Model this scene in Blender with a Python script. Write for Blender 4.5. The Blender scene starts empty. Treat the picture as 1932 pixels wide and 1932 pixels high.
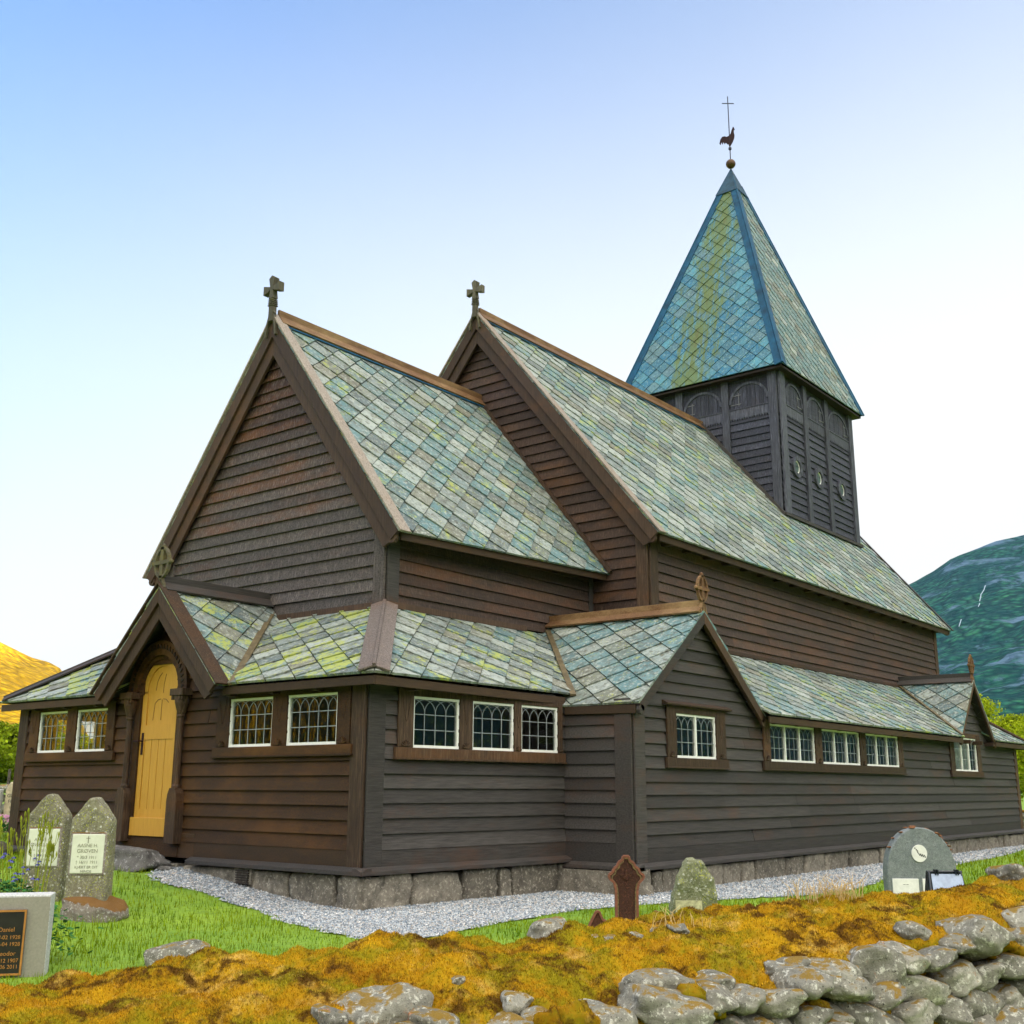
import bpy, math, random
import numpy as np
from mathutils import Vector, Matrix, noise
R = math.radians
random.seed(7); rng = np.random.default_rng(7)
SC = bpy.context.scene; COL = SC.collection
V = Vector

# ------------------------------------------------------------------ camera
CAM = V((-10.0517, -10.2531, 0.9380))
FW = V((0.76132255, 0.60283574, 0.23869865)); RT = V((0.6200233, -0.7845737, 0.00390179)); UP = V((-0.18962882, -0.1450282, 0.97108585))
cd = bpy.data.cameras.new('camera'); cam = bpy.data.objects.new('camera', cd); COL.objects.link(cam)
cd.sensor_width = 36; cd.lens = 2119.0/1932*36; cd.clip_end = 20000; cd.clip_start = 0.1
m = Matrix.Identity(4)
for i in range(3):
    m[i][0] = RT[i]; m[i][1] = UP[i]; m[i][2] = -FW[i]; m[i][3] = CAM[i]
cam.matrix_world = m; SC.camera = cam

# ------------------------------------------------------------------ helpers
class MB:
    def __init__(s): s.v = []; s.f = []; s.c = []
    def face(s, pts, col=None):
        n = len(s.v); s.v += [tuple(p) for p in pts]; s.f.append(tuple(range(n, n+len(pts)))); s.c.append(col or (random.random(), random.random(), random.random()))
    def mesh(s, vs, fs, col=None):
        n = len(s.v); s.v += [tuple(p) for p in vs]; c = col or (random.random(), random.random(), random.random())
        for f in fs: s.f.append(tuple(i+n for i in f)); s.c.append(c)
    def box(s, a, b, col=None):
        (x0, y0, z0), (x1, y1, z1) = a, b
        s.hexa([(x0,y0,z0),(x1,y0,z0),(x1,y1,z0),(x0,y1,z0),(x0,y0,z1),(x1,y0,z1),(x1,y1,z1),(x0,y1,z1)], col)
    def hexa(s, P, col=None):
        s.mesh(P, [(0,3,2,1),(4,5,6,7),(0,1,5,4),(1,2,6,5),(2,3,7,6),(3,0,4,7)], col)
    def fbox(s, F, u0, u1, z0, z1, o0, o1, col=None):
        s.hexa([F(u0,z0,o0),F(u1,z0,o0),F(u1,z0,o1),F(u0,z0,o1),F(u0,z1,o0),F(u1,z1,o0),F(u1,z1,o1),F(u0,z1,o1)], col)
    def bar(s, p, q, w, h, up=(0,0,1), col=None, off=0.0):
        p = V(p); q = V(q); d = (q-p).normalized(); sd = d.cross(V(up)).normalized(); u = sd.cross(d).normalized()
        P = []
        for e in (p, q):
            e = e+u*off
            P += [e-sd*w/2-u*h/2, e+sd*w/2-u*h/2, e+sd*w/2+u*h/2, e-sd*w/2+u*h/2]
        s.mesh(P, [(0,1,2,3),(7,6,5,4),(0,4,5,1),(1,5,6,2),(2,6,7,3),(3,7,4,0)], col)
    def prism(s, pts, ext, col=None):
        pts = [V(p) for p in pts]; n = len(pts); e = V(ext); P = pts+[p+e for p in pts]
        s.mesh(P, [tuple(range(n))[::-1], tuple(range(n, 2*n))]+[(i, (i+1) % n, n+(i+1) % n, n+i) for i in range(n)], col)
    def tube(s, pts, r, n=8, col=None, caps=True):
        pts = [V(p) for p in pts]; rs = r if isinstance(r, (list, tuple)) else [r]*len(pts)
        P = []; ref = V((0.3, 0.2, 1)).normalized()
        for i, p in enumerate(pts):
            d = (pts[min(i+1, len(pts)-1)]-pts[max(i-1, 0)]).normalized()
            rr = ref if abs(d.dot(ref)) < 0.95 else V((1, 0, 0))
            a = d.cross(rr).normalized(); b = d.cross(a).normalized()
            P += [p+(a*math.cos(t)+b*math.sin(t))*rs[i] for t in [2*math.pi*k/n for k in range(n)]]
        F = []
        for i in range(len(pts)-1):
            for k in range(n): F.append((i*n+k, i*n+(k+1) % n, (i+1)*n+(k+1) % n, (i+1)*n+k))
        if caps: F += [tuple(range(n))[::-1], tuple(range((len(pts)-1)*n, len(pts)*n))]
        s.mesh(P, F, col)
    def lathe(s, c, prof, n=16, axis='z', col=None):
        P = []; c = V(c)
        for r, h in prof:
            for k in range(n):
                t = 2*math.pi*k/n; P.append(c+V((r*math.cos(t), r*math.sin(t), h)))
        F = [(i*n+k, i*n+(k+1) % n, (i+1)*n+(k+1) % n, (i+1)*n+k) for i in range(len(prof)-1) for k in range(n)]
        F += [tuple(range(n))[::-1], tuple(range((len(prof)-1)*n, len(prof)*n))]
        s.mesh(P, F, col)
    def build(s, name, mat, parent=None, smooth=False, bevel=0, auto=None):
        me = bpy.data.meshes.new(name); me.from_pydata(s.v, [], s.f)
        ca = me.color_attributes.new('rnd', 'FLOAT_COLOR', 'CORNER')
        cnt = np.array([len(f) for f in s.f]); arr = np.repeat(np.array([(*c[:3], 1.0) for c in s.c], dtype=np.float32).reshape(-1, 4), cnt, axis=0)
        ca.data.foreach_set('color', arr.ravel())
        if smooth: me.polygons.foreach_set('use_smooth', [True]*len(me.polygons))
        me.materials.append(mat); me.update()
        o = bpy.data.objects.new(name, me); COL.objects.link(o)
        if bevel:
            b = o.modifiers.new('bevel', 'BEVEL'); b.width = bevel; b.segments = 1; b.limit_method = 'ANGLE'; b.angle_limit = R(50)
        if parent: put(o, parent)
        return o
def put(o, parent):
    o.parent = parent; o.matrix_parent_inverse = Matrix.Translation(-V(parent.location))
    return o
def thing(name, label, cat, loc=(0,0,0), group=None):
    o = bpy.data.objects.new(name, None); COL.objects.link(o); o.location = loc; o.empty_display_size = .2
    return tag(o, label, cat, group)
def tag(o, label=None, cat=None, group=None, kind=None):
    if label: o['label'] = label
    if cat: o['category'] = cat
    if group: o['group'] = group
    if kind: o['kind'] = kind
    return o
def soup(name, verts, faces_n, mat, cols=None, parent=None, smooth=False):
    """verts (N*k,3) numpy, each consecutive k verts form a face"""
    me = bpy.data.meshes.new(name); nv = len(verts); k = faces_n; nf = nv//k
    me.vertices.add(nv); me.vertices.foreach_set('co', verts.astype(np.float32).ravel())
    me.loops.add(nv); me.loops.foreach_set('vertex_index', np.arange(nv, dtype=np.int32))
    me.polygons.add(nf); me.polygons.foreach_set('loop_start', np.arange(0, nv, k, dtype=np.int32)); me.polygons.foreach_set('loop_total', np.full(nf, k, dtype=np.int32))
    me.update(calc_edges=True)
    if cols is None: cols = rng.random((nf, 3))
    ca = me.color_attributes.new('rnd', 'FLOAT_COLOR', 'CORNER')
    a = np.ones((nf, 4), np.float32); a[:, :3] = cols; ca.data.foreach_set('color', np.repeat(a, k, axis=0).ravel())
    if smooth: me.polygons.foreach_set('use_smooth', [True]*nf)
    me.materials.append(mat); o = bpy.data.objects.new(name, me); COL.objects.link(o)
    if parent: put(o, parent)
    return o

# ------------------------------------------------------------------ materials
class NT:
    def __init__(s, name):
        s.m = bpy.data.materials.new(name); s.m.use_nodes = True; s.t = s.m.node_tree; s.b = s.t.nodes['Principled BSDF']
        s.geo = s.t.nodes.new('ShaderNodeNewGeometry'); s.at = s.t.nodes.new('ShaderNodeAttribute'); s.at.attribute_name = 'rnd'
        s.sep = s.t.nodes.new('ShaderNodeSeparateColor'); s.l(s.at.outputs['Color'], s.sep.inputs[0])
        s.b.inputs['Roughness'].default_value = .8
    def l(s, a, b): s.t.links.new(a, b)
    def rnd(s, i): return s.sep.outputs[i]
    def pos(s, scale=(1,1,1), loc=(0,0,0), rot=(0,0,0)):
        n = s.t.nodes.new('ShaderNodeMapping'); s.l(s.geo.outputs['Position'], n.inputs[0]); n.inputs['Scale'].default_value = scale; n.inputs['Location'].default_value = loc; n.inputs['Rotation'].default_value = rot
        return n.outputs[0]
    def noise(s, scale=1, vec=None, detail=4, rough=.6, dist=0):
        n = s.t.nodes.new('ShaderNodeTexNoise'); n.inputs['Scale'].default_value = scale; n.inputs['Detail'].default_value = detail; n.inputs['Roughness'].default_value = rough; n.inputs['Distortion'].default_value = dist
        s.l(vec if vec is not None else s.geo.outputs['Position'], n.inputs['Vector']); return n.outputs[0]
    def vor(s, scale=1, vec=None, feat='F1', out='Distance'):
        n = s.t.nodes.new('ShaderNodeTexVoronoi'); n.feature = feat; n.inputs['Scale'].default_value = scale
        s.l(vec if vec is not None else s.geo.outputs['Position'], n.inputs['Vector']); return n.outputs[out]
    def ramp(s, fac, *st):
        n = s.t.nodes.new('ShaderNodeValToRGB'); el = n.color_ramp.elements
        while len(el) < len(st): el.new(.5)
        for e, (p, c) in zip(el, st): e.position = p; e.color = (*c, 1) if isinstance(c, tuple) else (c, c, c, 1)
        s.l(fac, n.inputs[0]); return n.outputs[0]
    def mix(s, fac, a, b, mode='MIX'):
        n = s.t.nodes.new('ShaderNodeMix'); n.data_type = 'RGBA'; n.blend_type = mode
        for i, x in ((0, fac), (6, a), (7, b)):
            if isinstance(x, (int, float)): n.inputs[i].default_value = x
            elif isinstance(x, tuple): n.inputs[i].default_value = (*x, 1)
            else: s.l(x, n.inputs[i])
        return n.outputs[2]
    def math(s, op, a, b=0.0, c=None):
        n = s.t.nodes.new('ShaderNodeMath'); n.operation = op
        for i, x in enumerate((a, b) if c is None else (a, b, c)):
            if isinstance(x, (int, float)): n.inputs[i].default_value = x
            else: s.l(x, n.inputs[i])
        return n.outputs[0]
    def bump(s, h, strength=.4, dist=.02, normal=None):
        n = s.t.nodes.new('ShaderNodeBump'); n.inputs['Strength'].default_value = strength; n.inputs['Distance'].default_value = dist; s.l(h, n.inputs['Height'])
        if normal is not None: s.l(normal, n.inputs['Normal'])
        return n.outputs[0]
    def fin(s, col=None, rough=None, nrm=None, spec=None, metal=None, trans=None):
        if col is not None:
            if isinstance(col, tuple): s.b.inputs['Base Color'].default_value = (*col, 1)
            else: s.l(col, s.b.inputs['Base Color'])
        if rough is not None:
            if isinstance(rough, (int, float)): s.b.inputs['Roughness'].default_value = rough
            else: s.l(rough, s.b.inputs['Roughness'])
        if nrm is not None: s.l(nrm, s.b.inputs['Normal'])
        if spec is not None: s.b.inputs['Specular IOR Level'].default_value = spec
        if metal is not None: s.b.inputs['Metallic'].default_value = metal
        return s.m

def wood(name, dark, mid, warm, warmth=.5, rough=.62, along='x', streak=True, band=None):
    t = NT(name)
    sc = {'x': (1.2, 14, 26), 'y': (14, 1.2, 26), 'z': (22, 22, 1.2)}[along]
    g = t.noise(2.2, t.pos(sc), 6, .65); fine = t.noise(9, t.pos(sc), 4, .7); bl = t.math('ADD', t.math('MULTIPLY', t.noise(.9, t.pos((1, 1, 2.2)), 8, .75), .82), t.math('MULTIPLY', t.math('SUBTRACT', fine, .5), .35)); bl = t.math('ADD', bl, t.math('MULTIPLY', t.rnd(1), .12))
    c = t.mix(t.ramp(g, (.32, 0.0), (.68, 1.0)), dark, mid)
    k = t.ramp(bl, (.62-warmth*.35, 0.0), (.82-warmth*.3, 1.0))
    c = t.mix(t.math('MULTIPLY', k, .85), c, warm)
    if band:
        z0, z1, d2, m2, w2 = band; sx = t.t.nodes.new('ShaderNodeSeparateXYZ'); t.l(t.geo.outputs['Position'], sx.inputs[0])
        c2 = t.mix(t.ramp(g, (.32, 0.0), (.68, 1.0)), d2, m2); c2 = t.mix(t.math('MULTIPLY', t.ramp(bl, (.45, 0.0), (.62, 1.0)), .7), c2, w2)
        zz = t.math('ADD', sx.outputs['Z'], t.math('MULTIPLY', t.math('ADD', bl, t.rnd(1)), .9)); mr = t.t.nodes.new('ShaderNodeMapRange'); t.l(zz, mr.inputs[0]); mr.inputs[1].default_value = z0+.9; mr.inputs[2].default_value = z1+.9
        c = t.mix(mr.outputs[0], c, c2)
    if streak:
        st = t.noise(2.0, t.pos((26, 26, 1.6)), 4, .7)
        c = t.mix(t.ramp(st, (.50, 0.0), (.68, .55)), c, tuple(min(1, x*2.1+.01) for x in mid))
    spk = t.noise(75, None, 2, .5)
    c = t.mix(t.ramp(spk, (.7, 0.0), (.78, .35)), c, warm)
    sh = t.math('MULTIPLY_ADD', t.rnd(0), .5, .75)
    n = t.t.nodes.new('ShaderNodeVectorMath'); n.operation = 'SCALE'; t.l(c, n.inputs[0]); t.l(sh, n.inputs['Scale'])
    return t.fin(n.outputs[0], t.ramp(g, (0.0, rough-.12), (1.0, rough+.15)), t.bump(t.math('ADD', g, fine), .5, .007), .22)
W = {}
W['grey'] = wood('tarred_boards', (.030,.027,.025), (.066,.059,.055), (.085,.042,.025), .34, streak=False)
W['brown'] = wood('brown_boards', (.018,.0095,.0045), (.050,.0245,.0085), (.095,.040,.008), .60, streak=False)
W['gable'] = wood('gable_boards', (.028,.023,.022), (.105,.088,.078), (.085,.034,.018), .36, band=(5.2, 7.2, (.016,.008,.007), (.055,.024,.014), (.16,.058,.014)))
W['naveg'] = wood('nave_gable_boards', (.022,.013,.010), (.058,.034,.024), (.12,.050,.016), .42)
W['nave'] = wood('nave_boards', (.025,.017,.013), (.068,.045,.034), (.11,.046,.021), .5)
W['post'] = wood('post_wood', (.026,.016,.010), (.066,.040,.024), (.105,.044,.014), .42, along='z')
W['barge'] = wood('bargeboard_wood', (.034,.021,.014), (.082,.050,.033), (.125,.058,.026), .42, along='z', streak=False)
W['rust'] = wood('ridge_board_wood', (.075,.034,.016), (.20,.105,.045), (.34,.23,.11), .5, streak=False)
W['weather'] = wood('weathered_plank', (.20,.155,.125), (.46,.40,.34), (.30,.18,.10), .30, along='z', streak=False)
W['tower'] = wood('tower_boards', (.009,.010,.015), (.060,.062,.084), (.055,.034,.028), .20)
W['towerp'] = wood('tower_post_wood', (.022,.024,.034), (.085,.088,.110), (.06,.042,.035), .2, along='z')
W['hip'] = wood('hip_board_wood', (.06,.05,.045), (.17,.14,.125), (.14,.08,.05), .3, along='z')
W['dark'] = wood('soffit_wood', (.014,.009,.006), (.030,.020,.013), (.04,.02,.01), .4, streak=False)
W['eave'] = wood('eave_wood', (.030,.019,.012), (.060,.036,.020), (.08,.04,.016), .5, streak=False)
W['cross'] = wood('finial_wood', (.05,.045,.032), (.13,.115,.075), (.18,.15,.04), .35, along='z', streak=False)

def slate_mat(name, teal=.4, lichen=.4, blue=0.0, streak=False, gain=.68):
    t = NT(name); G = lambda *c: tuple(x*gain for x in c)
    a = t.mix(t.ramp(t.rnd(0), (.10, 0.0), (.90, 1.0)), G(.14,.19,.20) if not blue else G(.045,.15,.22), G(.47,.53,.49) if not blue else G(.09,.30,.40))
    a = t.mix(t.ramp(t.rnd(1), (1-teal-.12, 0.0), (1-teal+.12, .85)), a, G(.13,.28,.31) if not blue else G(.02,.16,.29))
    a = t.mix(t.ramp(t.rnd(2), (.76, 0.0), (.97, .75)), a, G(.24,.22,.15) if not blue else G(.14,.22,.24))
    n1 = t.noise(9, None, 8, .75, .6)
    a = t.mix(t.ramp(n1, (.38, .85), (.53, 0.0)), a, G(.11,.105,.075) if not blue else G(.05,.13,.17))
    n2 = t.noise(13, t.pos((1,1,1), (5,3,1)), 9, .8)
    a = t.mix(t.ramp(n2, (.52, 0.0), (.60, .8)), a, G(.60,.64,.58) if not blue else G(.22,.38,.42))
    n3 = t.noise(3.2, t.pos((1,1,1), (9,1,4)), 6, .7); n4 = t.noise(20, None, 5, .7)
    k = t.math('ADD', t.math('MULTIPLY', n3, .62), t.math('ADD', t.math('MULTIPLY', n4, .38), t.math('MULTIPLY', t.rnd(1), .10)))
    th = .66-.16*lichen
    a = t.mix(t.ramp(k, (th, 0.0), (th+.05, .8)), a, (.33,.37,.06))
    k2 = t.vor(26, None); a = t.mix(t.math('MULTIPLY', t.ramp(k2, (.13, 1.0), (.2, 0.0)), t.ramp(n3, (.46, 0.0), (.56, .9))), a, (.50,.52,.05))
    if streak:
        sx = t.t.nodes.new('ShaderNodeSeparateXYZ'); t.l(t.geo.outputs['Position'], sx.inputs[0])
        d = t.math('ABSOLUTE', t.math('SUBTRACT', sx.outputs['Y'], t.math('MULTIPLY_ADD', sx.outputs['Z'], -.05, 5.0)))
        wv = t.math('ADD', t.math('MULTIPLY', d, .20), t.noise(1.3, t.pos((.6, 3.6, .8)), 10, .85))
        rr = t.math('ADD', wv, t.math('MULTIPLY', t.rnd(2), .07))
        a = t.mix(t.ramp(rr, (.58, .8), (.66, 0.0)), a, (.115,.15,.016))
        a = t.mix(t.ramp(rr, (.44, .7), (.50, 0.0)), a, (.10,.09,.035))
    h = t.math('ADD', t.math('MULTIPLY', n1, .6), t.math('MULTIPLY', n2, .5))
    return t.fin(a, t.ramp(n2, (.3, .5), (.7, .8)), t.bump(h, .6, .012), .3)
SL = {'chancel': slate_mat('slate_chancel', .5, .22), 'nave': slate_mat('slate_nave', .38, .3), 'aisle': slate_mat('slate_aisle', .25, .38),
      'east': slate_mat('slate_east', .25, .66), 'porch': slate_mat('slate_porch', .65, .0, blue=0, gain=.68), 'spire': slate_mat('slate_spire', .5, -.3, blue=1, streak=True, gain=.86), 'spires': slate_mat('slate_spire_south', .75, -.2, blue=0)}
def simple(name, col, rough=.5, metal=0, nscale=8, var=.25, bump=.1, spec=.5):
    t = NT(name); n = t.noise(nscale, None, 6, .65)
    c = t.mix(t.ramp(n, (.3, 0.0), (.7, 1.0)), tuple(x*(1-var) for x in col), tuple(min(1, x*(1+var)) for x in col))
    return t.fin(c, rough, t.bump(n, bump, .01), spec, metal)
M_flash = simple('blue_copper_flashing', (.003,.060,.125), .65, 0, 3, .45, .2, .25)
M_lead = simple('lead_came', (.30,.32,.33), .45, .3)
M_gap = simple('dark_slate_joint', (.035,.032,.024), .95)
M_hinge = simple('grey_wood_hinge', (.13,.13,.14), .7)
M_white = simple('white_paint', (.80,.80,.76), .45, 0, 20, .06, .05)
M_iron = simple('dark_iron', (.03,.035,.05), .5, .5)
M_brass = simple('old_brass', (.085,.045,.02), .5, .5)
M_rooster = simple('rusted_sheet', (.022,.008,.010), .7, 0, 20, .5, .1, .2)
M_zinc = simple('green_copper_valley', (.13,.10,.05), .45, .3, 9, .5)
M_door = None
def door_mat():
    t = NT('yellow_door_paint'); n = t.noise(3, t.pos((9, 9, 1)), 6, .7); b = t.noise(26, None, 5, .75)
    c = t.mix(t.ramp(n, (.3, 0.0), (.75, 1.0)), (.42,.215,.024), (.53,.285,.040))
    c = t.mix(t.ramp(b, (.66, 0.0), (.74, .6)), c, (.12,.08,.03))
    return t.fin(c, .45, t.bump(n, .15, .005))
M_door = door_mat()
def glass_mat():
    t = NT('window_glass'); nt = t.t; b = t.b; out = nt.nodes['Material Output']
    gl = nt.nodes.new('ShaderNodeBsdfGlossy'); gl.inputs['Roughness'].default_value = .02; gl.inputs['Color'].default_value = (.9,.95,1,1)
    tr = nt.nodes.new('ShaderNodeBsdfTransparent'); tr.inputs['Color'].default_value = (.80,.84,.80,1)
    fr = nt.nodes.new('ShaderNodeFresnel'); fr.inputs['IOR'].default_value = 1.5
    n = t.noise(5, t.pos((2, 2, 1)), 3, .5); bp = t.bump(n, .6, .02); t.l(bp, gl.inputs['Normal'])
    mx = nt.nodes.new('ShaderNodeMixShader'); t.l(t.math('ADD', fr.outputs[0], .03), mx.inputs[0]); t.l(tr.outputs[0], mx.inputs[1]); t.l(gl.outputs[0], mx.inputs[2]); t.l(mx.outputs[0], out.inputs['Surface'])
    return t.m
M_glass = glass_mat()
def stone_mat(name, a, b, lich=(.5,.52,.42), orange=0.3, dark=.5, sc=1.0, yellow=0.0, moss=0.0, mosscol=(.16,.075,.012)):
    t = NT(name)
    tc = t.t.nodes.new('ShaderNodeTexCoord')
    P = t.geo.outputs['Position']
    n1 = t.noise(5*sc, None, 8, .7, .4); n2 = t.noise(16*sc, t.pos((1,1,1), (3,7,2)), 7, .75); n3 = t.noise(38*sc, None, 5, .7)
    c = t.mix(t.ramp(n1, (.3, 0.0), (.7, 1.0)), a, b)
    sh = t.math('MULTIPLY_ADD', t.rnd(0), .6, .7)
    n = t.t.nodes.new('ShaderNodeVectorMath'); n.operation = 'SCALE'; t.l(c, n.inputs[0]); t.l(sh, n.inputs['Scale']); c = n.outputs[0]
    c = t.mix(t.ramp(n2, (.54, 0.0), (.61, .7)), c, lich)
    c = t.mix(t.ramp(n3, (.60, 0.0), (.66, dark)), c, (.03,.03,.028))
    n5 = t.noise(4.5*sc, t.pos((1,1,1), (1,9,5)), 7, .75)
    if orange: c = t.mix(t.ramp(n5, (.64, 0.0), (.70, orange)), c, (.42,.15,.05))
    if yellow:
        k = t.vor(20*sc, None); n6 = t.noise(5, t.pos((1,1,1), (2,2,8)), 4, .6)
        c = t.mix(t.math('MULTIPLY', t.ramp(k, (.22, 1.0), (.30, 0.0)), t.ramp(n6, (.62-.2*yellow, 0.0), (.66-.18*yellow, .95))), c, (.40,.42,.03))
        k = t.vor(8*sc, t.pos((1,1,1), (4,4,4))); c = t.mix(t.math('MULTIPLY', t.ramp(k, (.2, 1.0), (.27, 0.0)), t.ramp(n5, (.48, 0.0), (.54, .95))), c, (.62,.62,.58))
    if moss:
        sx = t.t.nodes.new('ShaderNodeSeparateXYZ'); t.l(t.geo.outputs['Normal'], sx.inputs[0])
        k = t.math('ADD', t.math('MULTIPLY', sx.outputs['Z'], .35), n1)
        c = t.mix(t.ramp(k, (.82-.2*moss, 0.0), (.88-.2*moss, .95)), c, mosscol)
    h = t.math('ADD', n2, t.math('MULTIPLY', n3, .5))
    return t.fin(c, .9, t.bump(h, .8, .02), .3)
M_rock = stone_mat('lichen_fieldstone', (.12,.115,.090), (.34,.325,.27), (.66,.65,.56), .9, 1.0, 1.9, moss=.06, mosscol=(.22,.13,.010))
M_found = stone_mat('foundation_stone', (.085,.075,.060), (.27,.24,.19), (.46,.42,.34), .15, .8, 1.4)
M_grave = stone_mat('lichen_granite', (.10,.095,.060), (.27,.25,.165), (.46,.45,.36), .05, .95, 2.4, yellow=1.0)
M_gravebase = stone_mat('mossy_base_stone', (.16,.13,.11), (.36,.31,.27), (.58,.57,.54), .1, .6, 2.0, moss=1.0)
M_slabface = simple('smooth_grey_granite', (.25,.235,.19), .5, 0, 60, .14, .05)
M_slab = simple('rough_light_granite', (.46,.46,.45), .85, 0, 70, .45, .6)
M_archst = stone_mat('dark_granite', (.10,.12,.125), (.19,.21,.21), (.30,.31,.31), .0, .45, 3.0)
M_greenst = stone_mat('green_lichen_stone', (.10,.11,.05), (.24,.25,.14), (.42,.42,.33), .1, .5, 2.0, yellow=.3)
M_marble = simple('pale_plaque', (.62,.64,.52), .35, 0, 12, .08, .03)
M_marble2 = simple('white_plaque', (.70,.69,.66), .4, 0, 14, .12, .03)
M_text = simple('faded_letters', (.22,.22,.15), .6)
M_text2 = simple('dark_letters', (.05,.05,.05), .6)
M_gold = simple('bronze_letters', (.45,.20,.05), .4, .4)
M_black = simple('black_plate', (.018,.016,.014), .3, 0, 10, .3, .02)
M_plastic = simple('black_plastic', (.012,.016,.022), .25)
M_panel = simple('pale_blue_lid', (.30,.36,.50), .25)
M_castiron = stone_mat('rusted_cast_iron', (.045,.018,.012), (.085,.032,.020), (.13,.045,.022), .0, .3, 3.0)
M_rustedge = simple('rust_edge', (.17,.055,.028), .7, 0, 30, .4, .2)
M_gildedge = simple('worn_gilt_edge', (.13,.085,.030), .7, 0, 50, .7, .3)
M_int = simple('interior_timber', (.20,.105,.04), .6, 0, 4, .4)
M_intwall = simple('interior_boards', (.10,.055,.03), .7, 0, 3, .4)
M_floor = simple('interior_floor', (.15,.10,.06), .6)
M_curt = simple('white_curtain', (.62,.62,.56), .9, 0, 30, .1)
M_vent = simple('vent_iron', (.035,.025,.018), .8)
def green(name, a, b, tr=.0, yellow=None, sc=.6):
    t = NT(name); n = t.noise(sc, None, 5, .65)
    c = t.mix(t.rnd(0), a, b)
    c = t.mix(t.ramp(n, (.35, 0.0), (.7, .6)), c, yellow or b)
    sh = t.math('MULTIPLY_ADD', t.rnd(2), .7, .62)
    nn = t.t.nodes.new('ShaderNodeVectorMath'); nn.operation = 'SCALE'; t.l(c, nn.inputs[0]); t.l(sh, nn.inputs['Scale'])
    t.fin(nn.outputs[0], .7, None, .08)
    if tr:
        nt = t.t; tl = nt.nodes.new('ShaderNodeBsdfTranslucent'); t.l(nn.outputs[0], tl.inputs['Color']); mx = nt.nodes.new('ShaderNodeMixShader'); mx.inputs[0].default_value = tr
        t.l(t.b.outputs[0], mx.inputs[1]); t.l(tl.outputs[0], mx.inputs[2]); t.l(mx.outputs[0], nt.nodes['Material Output'].inputs['Surface'])
    return t.m
M_grass = green('lawn_grass', (.035,.10,.003), (.18,.285,.004), .2, (.33,.37,.008), 1.6)
M_leafR = green('birch_leaves', (.20,.29,.006), (.40,.48,.015), .35, (.44,.48,.015), .3)
M_leafL = green('alder_leaves', (.10,.18,.006), (.26,.36,.012), .3, (.34,.40,.015), .2)
M_herb = green('herb_leaves', (.03,.11,.02), (.06,.19,.05), .2)
M_pod = green('seed_pods', (.16,.20,.015), (.30,.34,.03), .2)
M_blue = simple('blue_petals', (.06,.06,.30), .6); M_pink = simple('pink_petals', (.55,.25,.42), .6); M_stem = simple('flower_stems', (.10,.09,.03), .7)
M_dry = simple('dry_straw', (.52,.36,.14), .7)
M_bark = stone_mat('tree_bark', (.06,.05,.04), (.16,.14,.11), (.2,.19,.16), 0, .3, 2)
def moss_mat():
    t = NT('golden_moss'); n = t.noise(2.2, None, 8, .75, .5)
    c = t.mix(t.ramp(n, (.35, 0.0), (.62, 1.0)), (.33,.150,.007), (.56,.330,.012))
    c = t.mix(t.ramp(t.noise(3.4, t.pos((1,1,1), (3,2,2)), 7, .75), (.53, 0.0), (.66, .8)), c, (.68,.46,.12))
    c = t.mix(t.ramp(t.noise(2.9, t.pos((1,1,1), (8,1,1)), 7, .75), (.47, 0.0), (.58, .9)), c, (.28,.235,.010))
    c = t.mix(t.ramp(t.noise(4.6, t.pos((1,1,1), (1,8,1)), 7, .75), (.51, 0.0), (.60, .95)), c, (.10,.045,.008))
    sh = t.math('MULTIPLY_ADD', t.rnd(2), 1.0, .42)
    nn = t.t.nodes.new('ShaderNodeVectorMath'); nn.operation = 'SCALE'; t.l(c, nn.inputs[0]); t.l(sh, nn.inputs['Scale'])
    return t.fin(nn.outputs[0], .9, None, .05)
M_moss = moss_mat()
def ground_mat():
    t = NT('lawn_ground'); n = t.noise(.6, None, 6, .7); n2 = t.noise(14, None, 5, .7)
    c = t.mix(t.ramp(n, (.3, 0.0), (.7, 1.0)), (.10,.22,.006), (.24,.36,.015)); c = t.mix(t.ramp(n2, (.45, 0.0), (.7, .6)), c, (.04,.08,.008))
    return t.fin(c, .9, t.bump(n2, .6, .03))
def gravel_mat():
    t = NT('gravel_bed'); k = t.vor(46, None, 'F1', 'Color'); d = t.vor(46, None)
    s = t.t.nodes.new('ShaderNodeSeparateColor'); t.l(k, s.inputs[0])
    c = t.ramp(s.outputs[0], (.0, (.10,.13,.16)), (.35, (.27,.29,.31)), (.7, (.48,.49,.49)), (.93, (.36,.30,.25)), (1.0, (.70,.70,.70)))
    c = t.mix(t.ramp(d, (.45, 0.0), (.75, .85)), c, (.06,.065,.07))
    return t.fin(c, .8, t.bump(d, .8, -.02))
def pebble_mat():
    t = NT('gravel_pebbles'); c = t.ramp(t.rnd(0), (.0, (.06,.09,.12)), (.35, (.22,.26,.30)), (.75, (.48,.50,.51)), (.95, (.34,.28,.22)), (1.0, (.75,.75,.75)))
    return t.fin(c, .75)

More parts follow.
